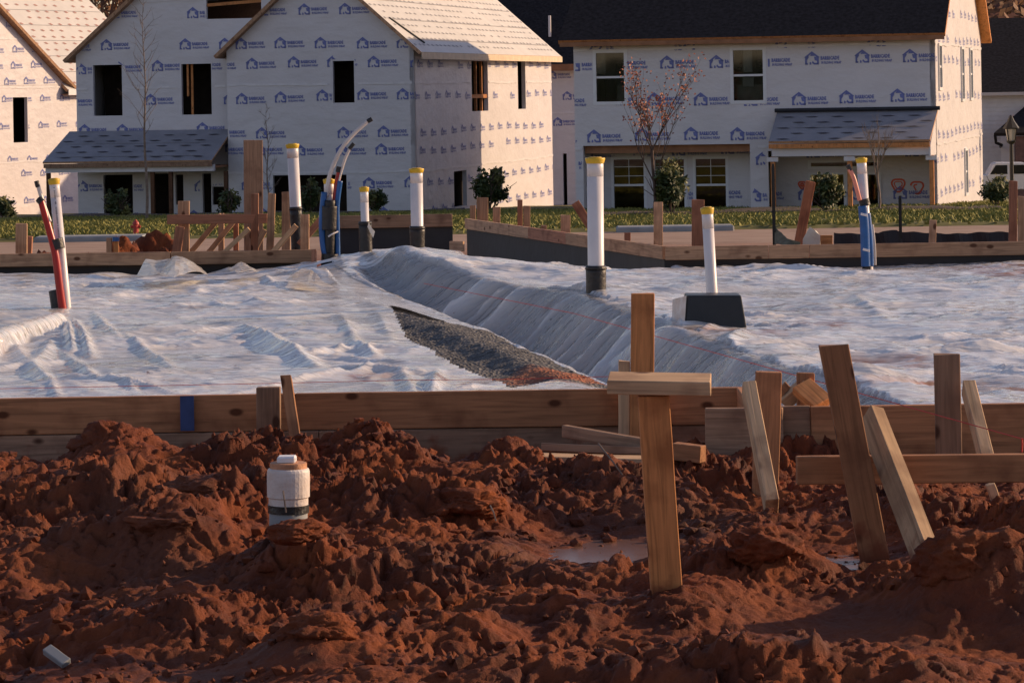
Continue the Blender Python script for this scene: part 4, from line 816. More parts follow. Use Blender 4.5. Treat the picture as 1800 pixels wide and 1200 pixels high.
def wall(h, pl, off, poly, holes=(), th=.15, rows=(), sp=1.36, mat='wrap', name='wall', extra=None, sc=1.0, inw=None):
    us = sorted(set([p[0] for p in poly]+[x for q in holes for x in q[:2]])); zs = sorted(set([p[1] for p in poly]+[x for q in holes for x in q[2:]]))
    u0, u1, z0, z1 = min(p[0] for p in poly), max(p[0] for p in poly), min(p[1] for p in poly), max(p[1] for p in poly)
    us = [u for u in us if u0 <= u <= u1]; zs = [z for z in zs if z0 <= z <= z1]
    def fill(a):                                         # extra cuts so the wrap can ripple a little
        o = []
        for i in range(len(a)-1):
            n = max(1, int((a[i+1]-a[i])/.45)); o += [a[i]+(a[i+1]-a[i])*k/n for k in range(n)]
        return o+[a[-1]]
    us, zs = fill(us), fill(zs)
    to3 = (lambda u, z, d=0: (u, off+d, z)) if pl == 'f' else (lambda u, z, d=0: (off-d, u, z))
    bm = bmesh.new(); V = {}
    def vv(i, j):
        if (i, j) not in V: V[(i, j)] = bm.verts.new(to3(us[i], zs[j]))
        return V[(i, j)]
    for i in range(len(us)-1):
        for j in range(len(zs)-1):
            cu, cz = (us[i]+us[i+1])/2, (zs[j]+zs[j+1])/2
            if any(q[0] < cu < q[1] and q[2] < cz < q[3] for q in holes): continue
            f = [vv(i, j), vv(i+1, j), vv(i+1, j+1), vv(i, j+1)]
            bm.faces.new(f)
    n = len(poly); cxm = sum(p[0] for p in poly)/n; czm = sum(p[1] for p in poly)/n
    for i in range(n):
        a, b = poly[i], poly[(i+1) % n]; du, dz = b[0]-a[0], b[1]-a[1]
        if abs(du) < 1e-6 or abs(dz) < 1e-6: continue
        nn = Vector((dz, -du)); nn.normalize()
        if (cxm-a[0])*nn.x+(czm-a[1])*nn.y > 0: nn = -nn
        no = Vector((nn.x, 0, nn.y)) if pl == 'f' else Vector((0, nn.x, nn.y))
        bmesh.ops.bisect_plane(bm, geom=bm.verts[:]+bm.edges[:]+bm.faces[:], plane_co=Vector(to3(*a)), plane_no=no, clear_outer=True)
    r = bmesh.ops.extrude_face_region(bm, geom=bm.faces[:]); dv = Vector(to3(0, 0, th))-Vector(to3(0, 0, 0))
    for v in [g for g in r['geom'] if isinstance(g, bmesh.types.BMVert)]: v.co += dv
    bmesh.ops.recalc_face_normals(bm, faces=bm.faces[:])
    me = bpy.data.meshes.new(name); bm.to_mesh(me); bm.free()
    mb = MB(); mb.v = [tuple(v.co) for v in me.vertices]; mb.f = [tuple(p.vertices) for p in me.polygons]; mb.m = [0]*len(mb.f)
    if rows or extra:
        ok = lambda a, b: inpoly(a, b, poly) and not any(q[0]-.03 < a < q[1]+.03 and q[2]-.03 < b < q[3]+.03 for q in holes)
        t3 = lambda u, z: to3(u, z, -.012)
        logo_rows(mb, t3, rows, u0, u1, ok, sp, sc)
        if extra: extra(mb, t3, ok)
    mats = [mat, 'ink']
    if rows and not extra or rows and len(rows) > 4:     # taped laps between the rolls of wrap
        mi = 2; mats = [mat, 'ink', 'lap_tape']; zz = sorted(r[0] for r in rows); t4 = lambda u, z: to3(u, z, -.018); ok = lambda a, b: inpoly(a, b, poly) and not any(q[0]-.03 < a < q[1]+.03 and q[2]-.03 < b < q[3]+.03 for q in holes)
        for z_ in [z+.52 for z in zz[1::3]]:
            u = u0
            while u < u1:
                f0 = z_+.05*mnoise.noise(Vector((u*.8, z_, 0)))+.02*mnoise.noise(Vector((u*4, z_, 3))); f1 = z_+.05*mnoise.noise(Vector(((u+.2)*.8, z_, 0)))+.02*mnoise.noise(Vector(((u+.2)*4, z_, 3)))
                q = [(u, f0), (u+.2, f1), (u+.2, f1+.07), (u, f0+.07)]
                if all(ok(*c) for c in q): mb.add([t4(*c) for c in q], [(0, 1, 2, 3)], mi)
                u += .2
    return mb.build(name, mats, h.root)
def slab(h, name, top, th, mt='shingle', me_='framing', marks=None):
    t = [Vector(p) for p in top]; n = (t[1]-t[0]).cross(t[2]-t[0]).normalized()
    if n.z < 0: t = t[::-1]; n = -n
    lo = [p-n*th for p in t]; k = len(t); mb = MB(); mb.add(t+lo, [tuple(range(k))], 0); mb.add(t+lo, [tuple(range(k, 2*k))[::-1]]+[(i, i+k, (i+1) % k+k, (i+1) % k) for i in range(k)], 1)
    mats = [mt, me_]
    if marks:                                            # printed marks and lap lines of the underlayment
        o, u, v, su, sv, du, dv, mm = marks; u, v = Vector(u).normalized(), Vector(v).normalized(); mats.append(mm); mats.append('mark_grey'); pl = [p for p in t]
        def ins(p):
            s_ = 0
            for i in range(k):
                c = (t[(i+1) % k]-t[i]).cross(p-t[i]).dot(n)
                if c < 0.02: return False
            return True
        rn = random.Random(4)
        for j in range(-60, 60):
            for i in range(-60, 60):
                c = Vector(o)+u*(i*su+(j % 2)*su*.5+rn.uniform(-.05, .05))+v*(j*sv)
                if not ins(c): continue
                q = [c-u*du-v*dv*.4, c+u*du*.3-v*dv, c+u*du+v*dv*.5, c-u*du*.2+v*dv]
                if all(ins(x) for x in q) and rn.random() < .85: mb.add([x+n*.012 for x in q], [(0, 1, 2, 3)], 2)
        for j in range(-20, 20):
            c = Vector(o)+v*(j*1.0)
            for i in range(-40, 40):
                q = [c+u*(i*.6)+v*.0, c+u*(i*.6+.6)+v*.0, c+u*(i*.6+.6)+v*.035, c+u*(i*.6)+v*.035]
                if all(ins(x) for x in q): mb.add([x+n*.009 for x in q], [(0, 1, 2, 3)], 3)
    return mb.build(name, mats, h.root)
def bx(h, name, x0, x1, y0, y1, z0, z1, mat, parent=None):
    mb = MB(); mb.box(x0, x1, y0, y1, z0, z1); return mb.build(name, mat, parent or h.root)
def window(h, pl, off, rc, sash=True, muntins=False, fw=.06, name='window'):
    u0, u1, z0, z1 = rc; T = (lambda a, b, c, d, e, f_: (a, b, off+c, off+d, e, f_)) if pl == 'f' else (lambda a, b, c, d, e, f_: (off-d, off-c, a, b, e, f_))
    mb = MB()
    for q in [(u0-.03, u0+fw, -.03, .08, z0-.03, z1+.03), (u1-fw, u1+.03, -.03, .08, z0-.03, z1+.03), (u0+fw, u1-fw, -.03, .08, z1-fw, z1+.03), (u0+fw, u1-fw, -.03, .08, z0-.03, z0+fw)]: mb.box(*T(*q))
    fr = mb.build(name, 'white_paint', h.root)
    mb = MB(); mb.box(*T(u0+fw, u1-fw, .03, .035, z0+fw, z1-fw)); mb.build('pane', 'glass', fr)
    zm = (z0+z1)/2
    if sash: mb = MB(); mb.box(*T(u0+fw, u1-fw, .0, .06, zm-.03, zm+.03)); mb.build('sash_rail', 'white_paint', fr)
    if muntins:
        mb = MB()
        for k in (1, 2): z = zm+(z1-zm)*k/3; mb.box(*T(u0+fw, u1-fw, .018, .026, z-.008, z+.008), 0)
        u = (u0+u1)/2; mb.box(*T(u-.008, u+.008, .016, .0175, zm+.03, z1-fw)); mb.build('muntins', 'white_paint', fr)
    return fr

# ---------------------------------------------------------------- centre house
bz = float(profile(100))
H = House('wrapped_house', 'unfinished double gabled house in pale printed wrap, its right side wall partly sunlit', 731, 100, bz)
e0 = H.f(731, 82)[1]; xl = H.f(400, 200)[0]; DEP = 20.6; base = -.9; PT = .89
ap = e0+(-xl/2)*PT; xm_ = xl/2
rect = lambda *a, off=0: H.rect('f', *a, off=off)
rect_s = lambda *a, off=0: H.rect('s', *a, off=off)
zr = lambda y: H.f(600, y)[1]
RW = [(zr(24), .25), (zr(84), -.55), (zr(120), -.15), (zr(178), -.55), (zr(241), .15), (zr(273), .05), (zr(333), -.4), (zr(382), .1), (zr(-30), .6)]
fh = [rect(586, 107, 622, 181), rect(481, 307, 609, 379)]
wall(H, 'f', 0, [(xl, base), (0, base), (0, e0), (xm_, ap), (xl, e0)], [fh[0], (fh[1][0], fh[1][1], base-.01, fh[1][3])], rows=RW)
sh = [rect_s(830, 108, 857, 196), rect_s(911, 107, 923, 192), rect_s(799, 299, 820, 372), rect_s(862, 295, 883, 345)]
sh[2] = (sh[2][0], sh[2][1], .0, sh[2][3])
wall(H, 's', 0, [(0.0, base), (DEP, base), (DEP, e0), (0.0, e0)], sh, rows=[(z, p+.5) for z, p in RW], sc=.72)
wall(H, 'f', DEP-.15, [(xl, base), (-.15, base), (-.15, e0), (xm_, ap-.15), (xl, e0)], [])
# stud frames seen in the side openings
for i, q in enumerate(sh[:2]):
    mb = MB(); n = 2 if i == 0 else 0
    for k in range(n): y = q[0]+(q[1]-q[0])*(.38+.34*k); mb.box(-.14, -.05, y-.04, y+.04, q[2], q[3])
    if i == 0: mb.box(-.16, -.04, q[0], q[1], q[2]+.45, q[2]+.58)
    if n: mb.build('window_framing', 'lumber', H.root)
# left block
L0 = H.f(135, 200, .6)[0]; LR = H.f(622, 200, .6)[0]; el = H.f(135, 97, .6)[1]; apl = el+(LR-L0)/2*.86; xml = (L0+LR)/2
r_ = lambda *a: H.rect('f', *a, off=.6)
lh = [r_(165, 114, 214, 204), r_(320, 112, 371, 202)]
op = r_(363, -2, 459, 34)
lg = [(r_(183, 307, 233, 380)[0], r_(183, 307, 233, 380)[1], base-.01, r_(183, 307, 233, 380)[3])]
a = r_(268, 305, 304, 380); lg.append((a[0], a[1], base-.01, a[3])); a = r_(357, 305, 371, 380); lg.append((a[0], a[1], base-.01, a[3])); a = r_(309, 307, 322, 360); lg.append(a)
a = r_(374, 328, 394, 360); lg.append(a)
RL = [(H.f(250, y, .6)[1], p) for y, p in [(32, .35), (90, .1), (127, .5), (184, .2), (238, .6), (272, .2), (388, .3), (-25, .0), (-80, .5), (335, .5)]]
wall(H, 'f', .6, [(L0, base), (xl, base), (xl, el+(xl-L0)*.86 if xl < xml else apl-(xl-xml)*.86), (min(xml, xl-.01), el+(min(xml, xl-.01)-L0)*.86), (L0, el)], lh+[op]+lg, rows=RL)
x47 = H.f(478, 0, .6); k1 = H.f(402, 72, .6); tl = lambda x: apl-abs(x-xml)*.86
wall(H, 'f', .6, [(xl+.001, k1[1]), (x47[0], x47[1]), (x47[0], tl(x47[0])), (xl+.001, tl(xl))], [op], rows=RL)
bx(H, 'wall', L0, L0+.15, .76, 18, base, el-.05, 'wrap'); bx(H, 'wall', L0+.16, xl, 17.8, 18, base, el-.05, 'wrap')
a, b = H.f(363, 9, .6), H.f(459, 1, .6); mb = MB(); mb.prism([(a[0], .66, a[1]-.06), (b[0], .66, b[1]-.06), (b[0], .66, b[1]+.04), (a[0], .66, a[1]+.04)], (0, .09, 0)); mb.build('vent_beam', 'lumber', H.root)
mb = MB(); q = lh[1]; mb.box(q[0]+.15, q[0]+.21, .70, .76, q[2]+.6, q[3]); mb.box(q[0]+.26, q[0]+.33, .80, .86, q[2], q[3]); mb.build('window_framing', 'lumber', H.root)
# dark interiors
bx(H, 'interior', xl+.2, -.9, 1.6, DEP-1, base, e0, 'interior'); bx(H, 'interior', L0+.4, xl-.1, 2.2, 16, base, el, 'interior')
bx(H, 'ceiling', xl+.16, -.16, .16, DEP-.2, e0-.25, e0-.1, 'framing'); bx(H, 'ceiling', L0+.16, xl+.05, .76, 17.7, el-.3, el-.2, 'framing')
# roofs: right block
ov = .34; t = .11
def gable_roof(h, x0, x1, xm, y0, y1, ze, pt, mt, me_, mk=None, ovl=ov, ovr=ov, left=True, right=True):
    zt = ze+(x1-x0)/2*pt+.12; yA, yB = y0-ov, y1+ov
    if right: slab(h, 'roof', [(xm, yA, zt), (x1+ovr, yA, ze-ovr*pt+.12), (x1+ovr, yB, ze-ovr*pt+.12), (xm, yB, zt)], t, mt, me_, ((xm, yA, zt), (0, 1, 0), (1, 0, -pt), .55, .33, .15, .05, mk) if mk else None)
    if left: slab(h, 'roof', [(xm, yA, zt), (x0-ovl, yA, ze-ovl*pt+.12), (x0-ovl, yB, ze-ovl*pt+.12), (xm, yB, zt)], t, mt, me_)
gable_roof(H, xl, 0, xm_, 0, DEP, e0, PT, 'underlay', 'wood_far', 'mark_grey')
gable_roof(H, L0, LR, xml, .6, 18, el, .86, 'underlay', 'wood_far', None, right=True)
# drip edge rolls lying on the lower roof
mb = MB(); mb.tube([(.05, 1.2, e0-.0+.13), (-.9, .4, e0+.95)], .03, 6); mb.build('roof_batten', 'black_liner', H.root)
# fascia of the right eave
bx(H, 'fascia', ov+.0, ov+.03, -ov, DEP+ov, e0-ov*PT-.10, e0-ov*PT+.11, 'fascia_pale')
# porch on the left
pd = 2.2; pe = H.f(75, 285, .6-pd); pw = H.f(135, 231, .6); xr_ = xl-.03; zt = pw[1]; ze = pe[1]
slab(H, 'porch_roof', [(L0-.25, .57, zt), (xr_, .57, zt), (xr_, .6-pd, ze), (pe[0], .6-pd, ze)], .06, 'underlay_grey', 'wood_far', ((L0, .57, zt), (1, 0, 0), (0, -pd, ze-zt), .75, .42, .22, .045, 'mark_dark'))
bz2 = H.f(84, 304, .75-pd)[1]; x84 = H.f(80, 300, .75-pd)[0]
bx(H, 'fascia', pe[0]+.02, xr_, .6-pd+.02, .6-pd+.05, ze-.20, ze-.065, 'wood_grey'); bx(H, 'porch_beam', x84, xr_, .75-pd, .95-pd, bz2, ze-.14, 'wrap')
for px in (85, 268, 300, 397):
    x = H.f(px, 350, .8-pd)[0]; bx(H, 'porch_post', x-.06, x+.06, .80-pd, .92-pd, base, bz2-.01, 'framing')
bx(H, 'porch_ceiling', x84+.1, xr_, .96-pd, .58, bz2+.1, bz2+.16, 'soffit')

# ---------------------------------------------------------------- left house
bz = float(profile(125))-.05
H = House('wrapped_house', 'sunlit wrapped house cut by the left picture edge, with a tall narrow window opening', 0, 124, bz, ang=R(24))
a = H.s(2, 18); b = H.s(120, 146); c = H.s(117, 150); far = 13.2; near = -9.0; el = H.s(60, 150)[1]; sl_ = (b[1]-a[1])/(b[0]-a[0])
yb = b[0]-.25; zb = el; ya = -2.5; za = zb+(yb-ya)*(-sl_)
rw = [(H.s(60, y)[1], p) for y, p in [(22, .2), (50, .6), (94, 1.0), (147, .4), (178, .2), (227, .0), (283, .55), (308, .1), (359, .3), (120, .9)]]
hl = [H.rect('s', 24, 171, 48, 251)]
wall(H, 's', 0, [(near, base), (far, base), (far, el), (near, el)], hl, rows=rw, sp=1.42, sc=.78)
gy = [(2*ya-yb, el), (yb, el), (ya, za)]
wall(H, 's', .02, gy, [], rows=rw, sp=1.42, th=.12, sc=.85)
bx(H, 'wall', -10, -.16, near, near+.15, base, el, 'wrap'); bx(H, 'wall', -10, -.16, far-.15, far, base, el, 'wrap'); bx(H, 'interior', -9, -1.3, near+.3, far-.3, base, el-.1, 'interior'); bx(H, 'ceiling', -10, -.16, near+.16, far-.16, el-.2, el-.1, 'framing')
zr_ = el+5*PT+.1; yA, yB = near-ov, far+ov
slab(H, 'roof', [(-5, yb-.3, zr_), (ov, yb-.3, el-ov*PT+.1), (ov, yB, el-ov*PT+.1), (-5, yB, zr_)], .12, 'underlay', 'wood_far', ((-5, yA, zr_), (0, 1, 0), (1, 0, -PT), .75, .42, .16, .07, 'mark_red'))
slab(H, 'roof', [(-5, yA, zr_), (-10-ov, yA, el-ov*PT+.1), (-10-ov, yB, el-ov*PT+.1), (-5, yB, zr_)], .14, 'underlay', 'wood_far')
k = -sl_
slab(H, 'gable_roof', [(.32, ya, za+.16), (.32, yb+.45, el-.45*k+.16), (-3.5, yb+.45, el-.45*k+.16), (-3.5, ya, za+.16)], .13, 'underlay', 'wood_far')
slab(H, 'gable_roof', [(.32, ya, za+.16), (.32, 2*ya-yb-.45, el-.45*k+.16), (-3.5, 2*ya-yb-.45, el-.45*k+.16), (-3.5, ya, za+.16)], .13, 'underlay', 'wood_far')
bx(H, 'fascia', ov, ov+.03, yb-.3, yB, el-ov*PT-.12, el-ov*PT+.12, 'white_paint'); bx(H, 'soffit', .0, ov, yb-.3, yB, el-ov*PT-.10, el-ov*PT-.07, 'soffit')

# ---------------------------------------------------------------- right house
DR = 86.0; bz = float(profile(DR))-.05
H = House('wrapped_house', 'wrapped house on the right with a black shingle roof, white windows and a small porch', 1647, DR, bz)
x0 = H.f(1009, 150)[0]; ze = H.f(1647, 50)[1]; dep = 16.0; rf = lambda *a, off=0: H.rect('f', *a, off=off)
W1 = rf(1045, 89, 1100, 183); W2 = rf(1286, 84, 1344, 181)
rc1 = rf(1027, 253, 1318, 380); rc2 = rf(1352, 262, 1640, 380); rc1 = (rc1[0], rc1[1], base-.01, rc1[3]); rc2 = (rc2[0], -.12, base-.01, rc2[3])
RWR = [(H.f(1400, y)[1], p) for y, p in [(116, .5), (182, .1), (247, -.25), (292, .4), (353, .2)]]
def top_band(mb, t3, ok):
    zt_ = H.f(1400, 60)[1]; zb_ = H.f(1400, 86)[1]
    ok2 = lambda a, b: ok(a, b) and zb_ < b < zt_+.12
    logo_rows(mb, t3, [(zt_+.25, .3)], x0, 0, ok2, 1.9, 1, 1); logo_rows(mb, t3, [(zb_-.1, 1.1)], x0, 0, ok2, 2.6, 1, -1)
rows1 = [r for r in RWR]
wall(H, 'f', 0, [(x0, base), (0, base), (0, ze), (x0, ze)], [W1, W2, rc1, rc2], rows=rows1, sp=1.36, extra=top_band)
window(H, 'f', .02, W1); window(H, 'f', .02, W2)
# side wall (gable end), lit by the sun
xrdg = dep/2; pr = .60
rs = lambda *a, off=0: H.rect('s', *a, off=off)
SW = []
for (xa, ya_, yb_) in [(1650.5, 78, 157), (1690, 84, 177), (1705, 86, 175), (1696.5, 262, 375)]:
    q = H.s(xa, ya_); q2 = H.s(xa, yb_); SW.append((q[0]-.42, q[0]+.42, q2[1], q[1]))
SW[3] = (SW[3][0], SW[3][1], max(SW[3][2], .15), SW[3][3]); SW[0] = (max(.35, SW[0][0]), max(1.2, SW[0][1]), SW[0][2], SW[0][3])
wall(H, 's', 0, [(.0, base), (dep, base), (dep, ze), (xrdg, ze+xrdg*pr), (.0, ze)], SW, rows=[(z, p+.7) for z, p in RWR]+[(ze+.4, .2), (ze-.35, .9)], sc=.7)
for q in SW: window(H, 's', .02, q, fw=.05)
wall(H, 's', x0+.15, [(.16, base), (dep, base), (dep, ze), (xrdg, ze+xrdg*pr), (.16, ze)], []); bx(H, 'wall', x0+.16, -.16, dep-.15, dep, base, ze, 'wrap')
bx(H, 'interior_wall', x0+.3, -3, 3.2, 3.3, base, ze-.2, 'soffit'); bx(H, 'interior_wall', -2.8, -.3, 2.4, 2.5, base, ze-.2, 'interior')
bx(H, 'floor', x0+.16, -.16, 1.45, dep-.2, 3.0, 3.15, 'framing'); bx(H, 'ceiling', x0+.16, -.16, .16, dep-.2, ze-.15, ze-.05, 'framing')
# thin tan, white and dark panels set behind the upstairs panes as patches
bx(H, 'interior_wall', x0+.5, -.6, 2.0, 2.1, 3.2, ze-.25, 'interior_tan')
for q, bs_ in ((W1, [(.0, .35, .85, 1.6, 'interior_tan'), (.12, .3, 1.0, 1.5, 'white_paint'), (.3, .62, .1, .7, 'interior'), (.45, .6, .35, .65, 'white_paint'), (.65, .95, .05, .5, 'interior_tan'), (.6, .95, .9, 1.15, 'interior')]), (W2, [(.02, .3, .9, 1.5, 'interior'), (.34, .6, .85, 1.6, 'white_paint'), (.7, .95, .95, 1.55, 'interior'), (.3, .62, .45, .7, 'white_paint'), (.1, .9, -.1, .5, 'interior_tan'), (.25, .6, .05, .16, 'interior')])):
    for i_, (a_, b_, c_, d_, m_) in enumerate(bs_): W_ = q[1]-q[0]; bx(H, 'pane_panel', q[0]+a_*W_, q[0]+b_*W_, .10+.05*i_, .13+.05*i_, q[2]+c_, q[2]+d_, m_)
# roof
o2 = .42
def rr(nm, pts): slab(H, nm, pts, .12, 'shingle', 'lumber')
zrdg = ze+xrdg*pr+.12
rr('roof', [(x0-.35, -o2, ze-o2*pr+.12), (o2-.1, -o2, ze-o2*pr+.12), (o2-.1, xrdg, zrdg), (x0-.35, xrdg, zrdg)])
rr('roof', [(x0-.35, dep+o2, ze-o2*pr+.12), (o2-.1, dep+o2, ze-o2*pr+.12), (o2-.1, xrdg, zrdg), (x0-.35, xrdg, zrdg)])
bx(H, 'fascia', x0-.3, o2-.12, -o2-.03, -o2+.0, ze-o2*pr-.06, ze-o2*pr+.06, 'soffit')
a = H.f(1443, 20, 2.0); mb = MB(); mb.tube([(a[0], 1.1, a[1]-.8), (a[0], 1.1, a[1]+.12)], .045, 8); mb.build('vent_pipe', 'pvc', H.root)
# recess with three tall windows
yr_ = 1.2
z253 = rc1[3]
W = [rf(1077, 277, 1134, 374, off=yr_), rf(1150, 277, 1205, 374, off=yr_), rf(1221, 276, 1278, 374, off=yr_)]
wall(H, 'f', yr_, [(rc1[0]-.1, base), (rc1[1]+.1, base), (rc1[1]+.1, z253+.1), (rc1[0]-.1, z253+.1)], W, rows=[(z253-.35, .6), (.4, .2)], th=.12)
for q in W: window(H, 'f', yr_+.02, q, muntins=True, fw=.05)
bx(H, 'recess_ceiling', rc1[0]-.1, rc1[1]+.1, .16, yr_-.01, z253+.02, z253+.1, 'soffit'); bx(H, 'wall', rc1[0]-.12, rc1[0], .16, yr_-.01, base, z253+.02, 'wrap'); bx(H, 'wall', rc1[1], rc1[1]+.12, .16, yr_-.01, base, z253+.02, 'wrap')
bx(H, 'header_board', rc1[0]+.02, rc1[1]-.02, .16, .22, z253-.22, z253-.0, 'soffit')
# porch
z262 = rc2[3]; D1 = rf(1425, 303, 1486, 380, off=yr_); T1 = rf(1422, 282, 1544, 296, off=yr_); D2 = rf(1524, 303, 1546, 380, off=yr_)
hs_ = [(D1[0], D1[1], base-.01, D1[3]), T1, (D2[0], D2[1], base-.01, D2[3])]
def spray(mb, t3, ok):
    def ring(px, py, r, a0=0, a1=6.2832, w=.05):
        c = H.f(px, py, yr_); n = 18
        for i in range(n):
            t0 = a0+(a1-a0)*i/n; t1 = a0+(a1-a0)*(i+1)/n; k = 1+.12*math.sin(3*t0); k1 = 1+.12*math.sin(3*t1)
            mb.add([t3(c[0]+math.cos(t0)*r*k, c[1]+math.sin(t0)*r*k), t3(c[0]+math.cos(t1)*r*k1, c[1]+math.sin(t1)*r*k1), t3(c[0]+math.cos(t1)*(r*k1-w), c[1]+math.sin(t1)*(r*k1-w)), t3(c[0]+math.cos(t0)*(r*k-w), c[1]+math.sin(t0)*(r*k-w))], [(0, 1, 2, 3)], 2)
    ring(1579, 325, .20); ring(1579, 325, .12, w=.03); ring(1612, 329, .19, -1.9, 2.9); ring(1612, 329, .10, 1.5, 4.5, .04); ring(1410, 325, .12); ring(1410, 325, .06, w=.05)
o = wall(H, 'f', yr_, [(rc2[0]-.1, base), (-.16, base), (-.16, z262+.3), (rc2[0]-.1, z262+.3)], hs_, rows=[(H.f(1500, 278, yr_)[1], .35), (H.f(1500, 350, yr_)[1], .05)], th=.12, extra=spray)
o.data.materials.append(MT['orange_paint'])
fr = window(H, 'f', yr_+.02, T1, sash=False, fw=.05); fr['label'] = 'narrow transom window over the porch door'
for q, nm in ((D1, 'door'), (D2, 'side_light')):
    mb = MB(); mb.box(q[0]-.04, q[0]+.05, yr_-.04, yr_+.08, base, q[3]); mb.box(q[1]-.05, q[1]+.04, yr_-.04, yr_+.08, base, q[3]); mb.box(q[0]+.05, q[1]-.05, yr_-.04, yr_+.08, q[3]-.06, q[3]); d = mb.build(nm, 'white_paint', H.root)
    mb = MB(); mb.box(q[0]+.05, q[1]-.05, yr_+.03, yr_+.04, base, q[3]-.06); mb.build('pane', 'glass', d)
pw = 1.7; pt_ = H.f(1400, 197)[1]; pb = H.f(1400, 248, -pw)[1]; xL = H.f(1366, 200)[0]; xLb = H.f(1351, 250, -pw)[0]
slab(H, 'porch_roof', [(xL, -.02, pt_), (.05, -.02, pt_), (-.02, -pw, pb), (xLb, -pw, pb)], .07, 'underlay_grey', 'wood_far', ((xL, -.02, pt_), (1, 0, 0), (0, -pw, pb-pt_), .7, .35, .2, .035, 'mark_dark'))
mb = MB(); mb.tube([(xL-.05, -.10, pt_+.05), (.12, -.10, pt_+.05)], .055, 8); mb.build('flashing_roll', 'black_liner', H.root)
bx(H, 'fascia', xLb, -.03, -pw+.0, -pw+.04, pb-.20, pb-.08, 'lumber'); bx(H, 'porch_beam', xLb+.06, -.06, -pw+.12, -pw+.32, pb-.42, pb-.14, 'wrap')
mb = MB(); mb.prism([(-.06, -.02, pt_-.1), (-.06, -.02, pb-.45), (-.06, -pw+.05, pb-.45), (-.06, -pw+.05, pb-.16)], (.05, 0, 0)); mb.build('porch_cheek', 'wrap', H.root)
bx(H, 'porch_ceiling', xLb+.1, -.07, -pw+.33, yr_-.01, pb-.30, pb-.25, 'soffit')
for px in (1359, 1494, 1638):
    x = H.f(px, 320, -pw+.2)[0]; p_ = bx(H, 'porch_post', x-.06, x+.06, -pw+.16, -pw+.28, base, pb-.43, 'lumber'); bx(H, 'bracket', x-.15, x+.15, -pw+.14, -pw+.30, pb-.56, pb-.44, 'wrap', p_)
# unseen wing added behind the house to shade the neighbour's side wall
bx(H, 'added_shade_wing', x0+.2, x0+5, dep+.0, dep+8.2, base, ze+1.5, 'wrap')
for s1, s2 in ((x0-.2, x0+2.6), (x0+5.3, x0+2.6)): rr('added_wing_roof', [(s1, dep+.5, ze+1.4), (s2, dep+.5, ze+4.6), (s2, dep+8.6, ze+4.6), (s1, dep+8.6, ze+1.4)])

# ---------------------------------------------------------------- house behind, between the two
H = House('rear_house', 'black roofed house glimpsed in the gap between the middle and right houses', 1110, 131, float(profile(131)))
xq = H.f(780, 200)[0]; zq = H.f(1000, 113)[1]
wall(H, 'f', 0, [(xq, base), (0, base), (0, zq), (xq, zq)], [H.rect('f', 991, 270, 996, 372)], rows=[(H.f(1000, y)[1], p) for y, p in [(138, .3), (178, .9), (221, .5), (323, .1)]], sp=1.9)
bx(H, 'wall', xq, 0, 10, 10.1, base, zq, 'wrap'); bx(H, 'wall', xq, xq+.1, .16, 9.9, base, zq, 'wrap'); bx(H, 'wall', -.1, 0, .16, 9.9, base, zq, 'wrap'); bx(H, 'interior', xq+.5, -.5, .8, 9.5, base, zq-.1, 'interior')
slab(H, 'roof', [(xq-.4, -.6, zq-.1), (.4, -.6, zq-.1), (.4, 5, zq+4.2), (xq-.4, 5, zq+4.2)], .12); slab(H, 'roof', [(xq-.4, 10.6, zq-.1), (.4, 10.6, zq-.1), (.4, 5, zq+4.2), (xq-.4, 5, zq+4.2)], .12)
bx(H, 'fascia', xq-.4, .4, -.64, -.6, zq-.28, zq-.0, 'soffit')
a = H.f(966, 32, 1.0); mb = MB(); mb.tube([(a[0], 1.0, a[1]-.8), (a[0], 1.0, a[1]+.1)], .06, 8); mb.build('vent_pipe', 'pvc', H.root)

# ---------------------------------------------------------------- finished house at the far right
H = House('finished_house', 'finished white sided house with a big dark roof at the right picture edge', 1735, 128, float(profile(128)), ang=R(3))
rf = lambda *a, off=0: H.rect('f', *a, off=off); X1 = 14.0; za_ = H.f(1760, 158)[1]; zt_ = H.f(1760, 32, 5)[1]
X0 = -6.0
sd = MB(); nb = int((za_-base)/.18)
for i in range(nb): z0_ = base+i*.18; sd.add([(X0, .0, z0_), (X1, .0, z0_), (X1, .02, z0_+.18), (X0, .02, z0_+.18)], [(0, 1, 2, 3)])
sd.box(X0, X1, .03, .2, base, za_); sd.build('wall', 'siding', H.root); bx(H, 'wall', X0, X0+.2, .21, 10, base, za_, 'siding'); bx(H, 'wall', X1-.2, X1, .21, 10, base, za_, 'siding'); bx(H, 'wall', X0, X1, 10.01, 10.2, base, za_, 'siding')
slab(H, 'roof', [(X0-.4, -.5, za_-.1), (X1+.4, -.5, za_-.1), (X1+.4, 5, zt_), (X0-.4, 5, zt_)], .15, 'shingle', 'white_paint'); slab(H, 'roof', [(X0-.4, 10.7, za_-.1), (X1+.4, 10.7, za_-.1), (X1+.4, 5, zt_), (X0-.4, 5, zt_)], .15, 'shingle', 'white_paint')
a = H.f(1747, 234, -2.5); b = H.f(1800, 215, -1.5)
slab(H, 'porch_roof', [(a[0], -2.5, a[1]), (X1, -2.5, a[1]), (X1, -.03, a[1]+1.1), (a[0]+1.6, -.03, a[1]+1.1)], .14, 'shingle', 'iron')
mb = MB(); mb.tube([(a[0]+.05, -2.45, a[1]-.1), (a[0]+.1, -2.3, a[1]-.4), (a[0]+.35, -2.0, a[1]-.5), (a[0]+.5, -.1, a[1]-.6)], .06, 8); mb.build('gutter_elbow', 'iron', H.root)
q = rf(1787, 240, 1812, 330, off=-2.3); bx(H, 'brick_pillar', q[0], q[1], -2.3, -1.7, base, a[1]-.16, 'brick')
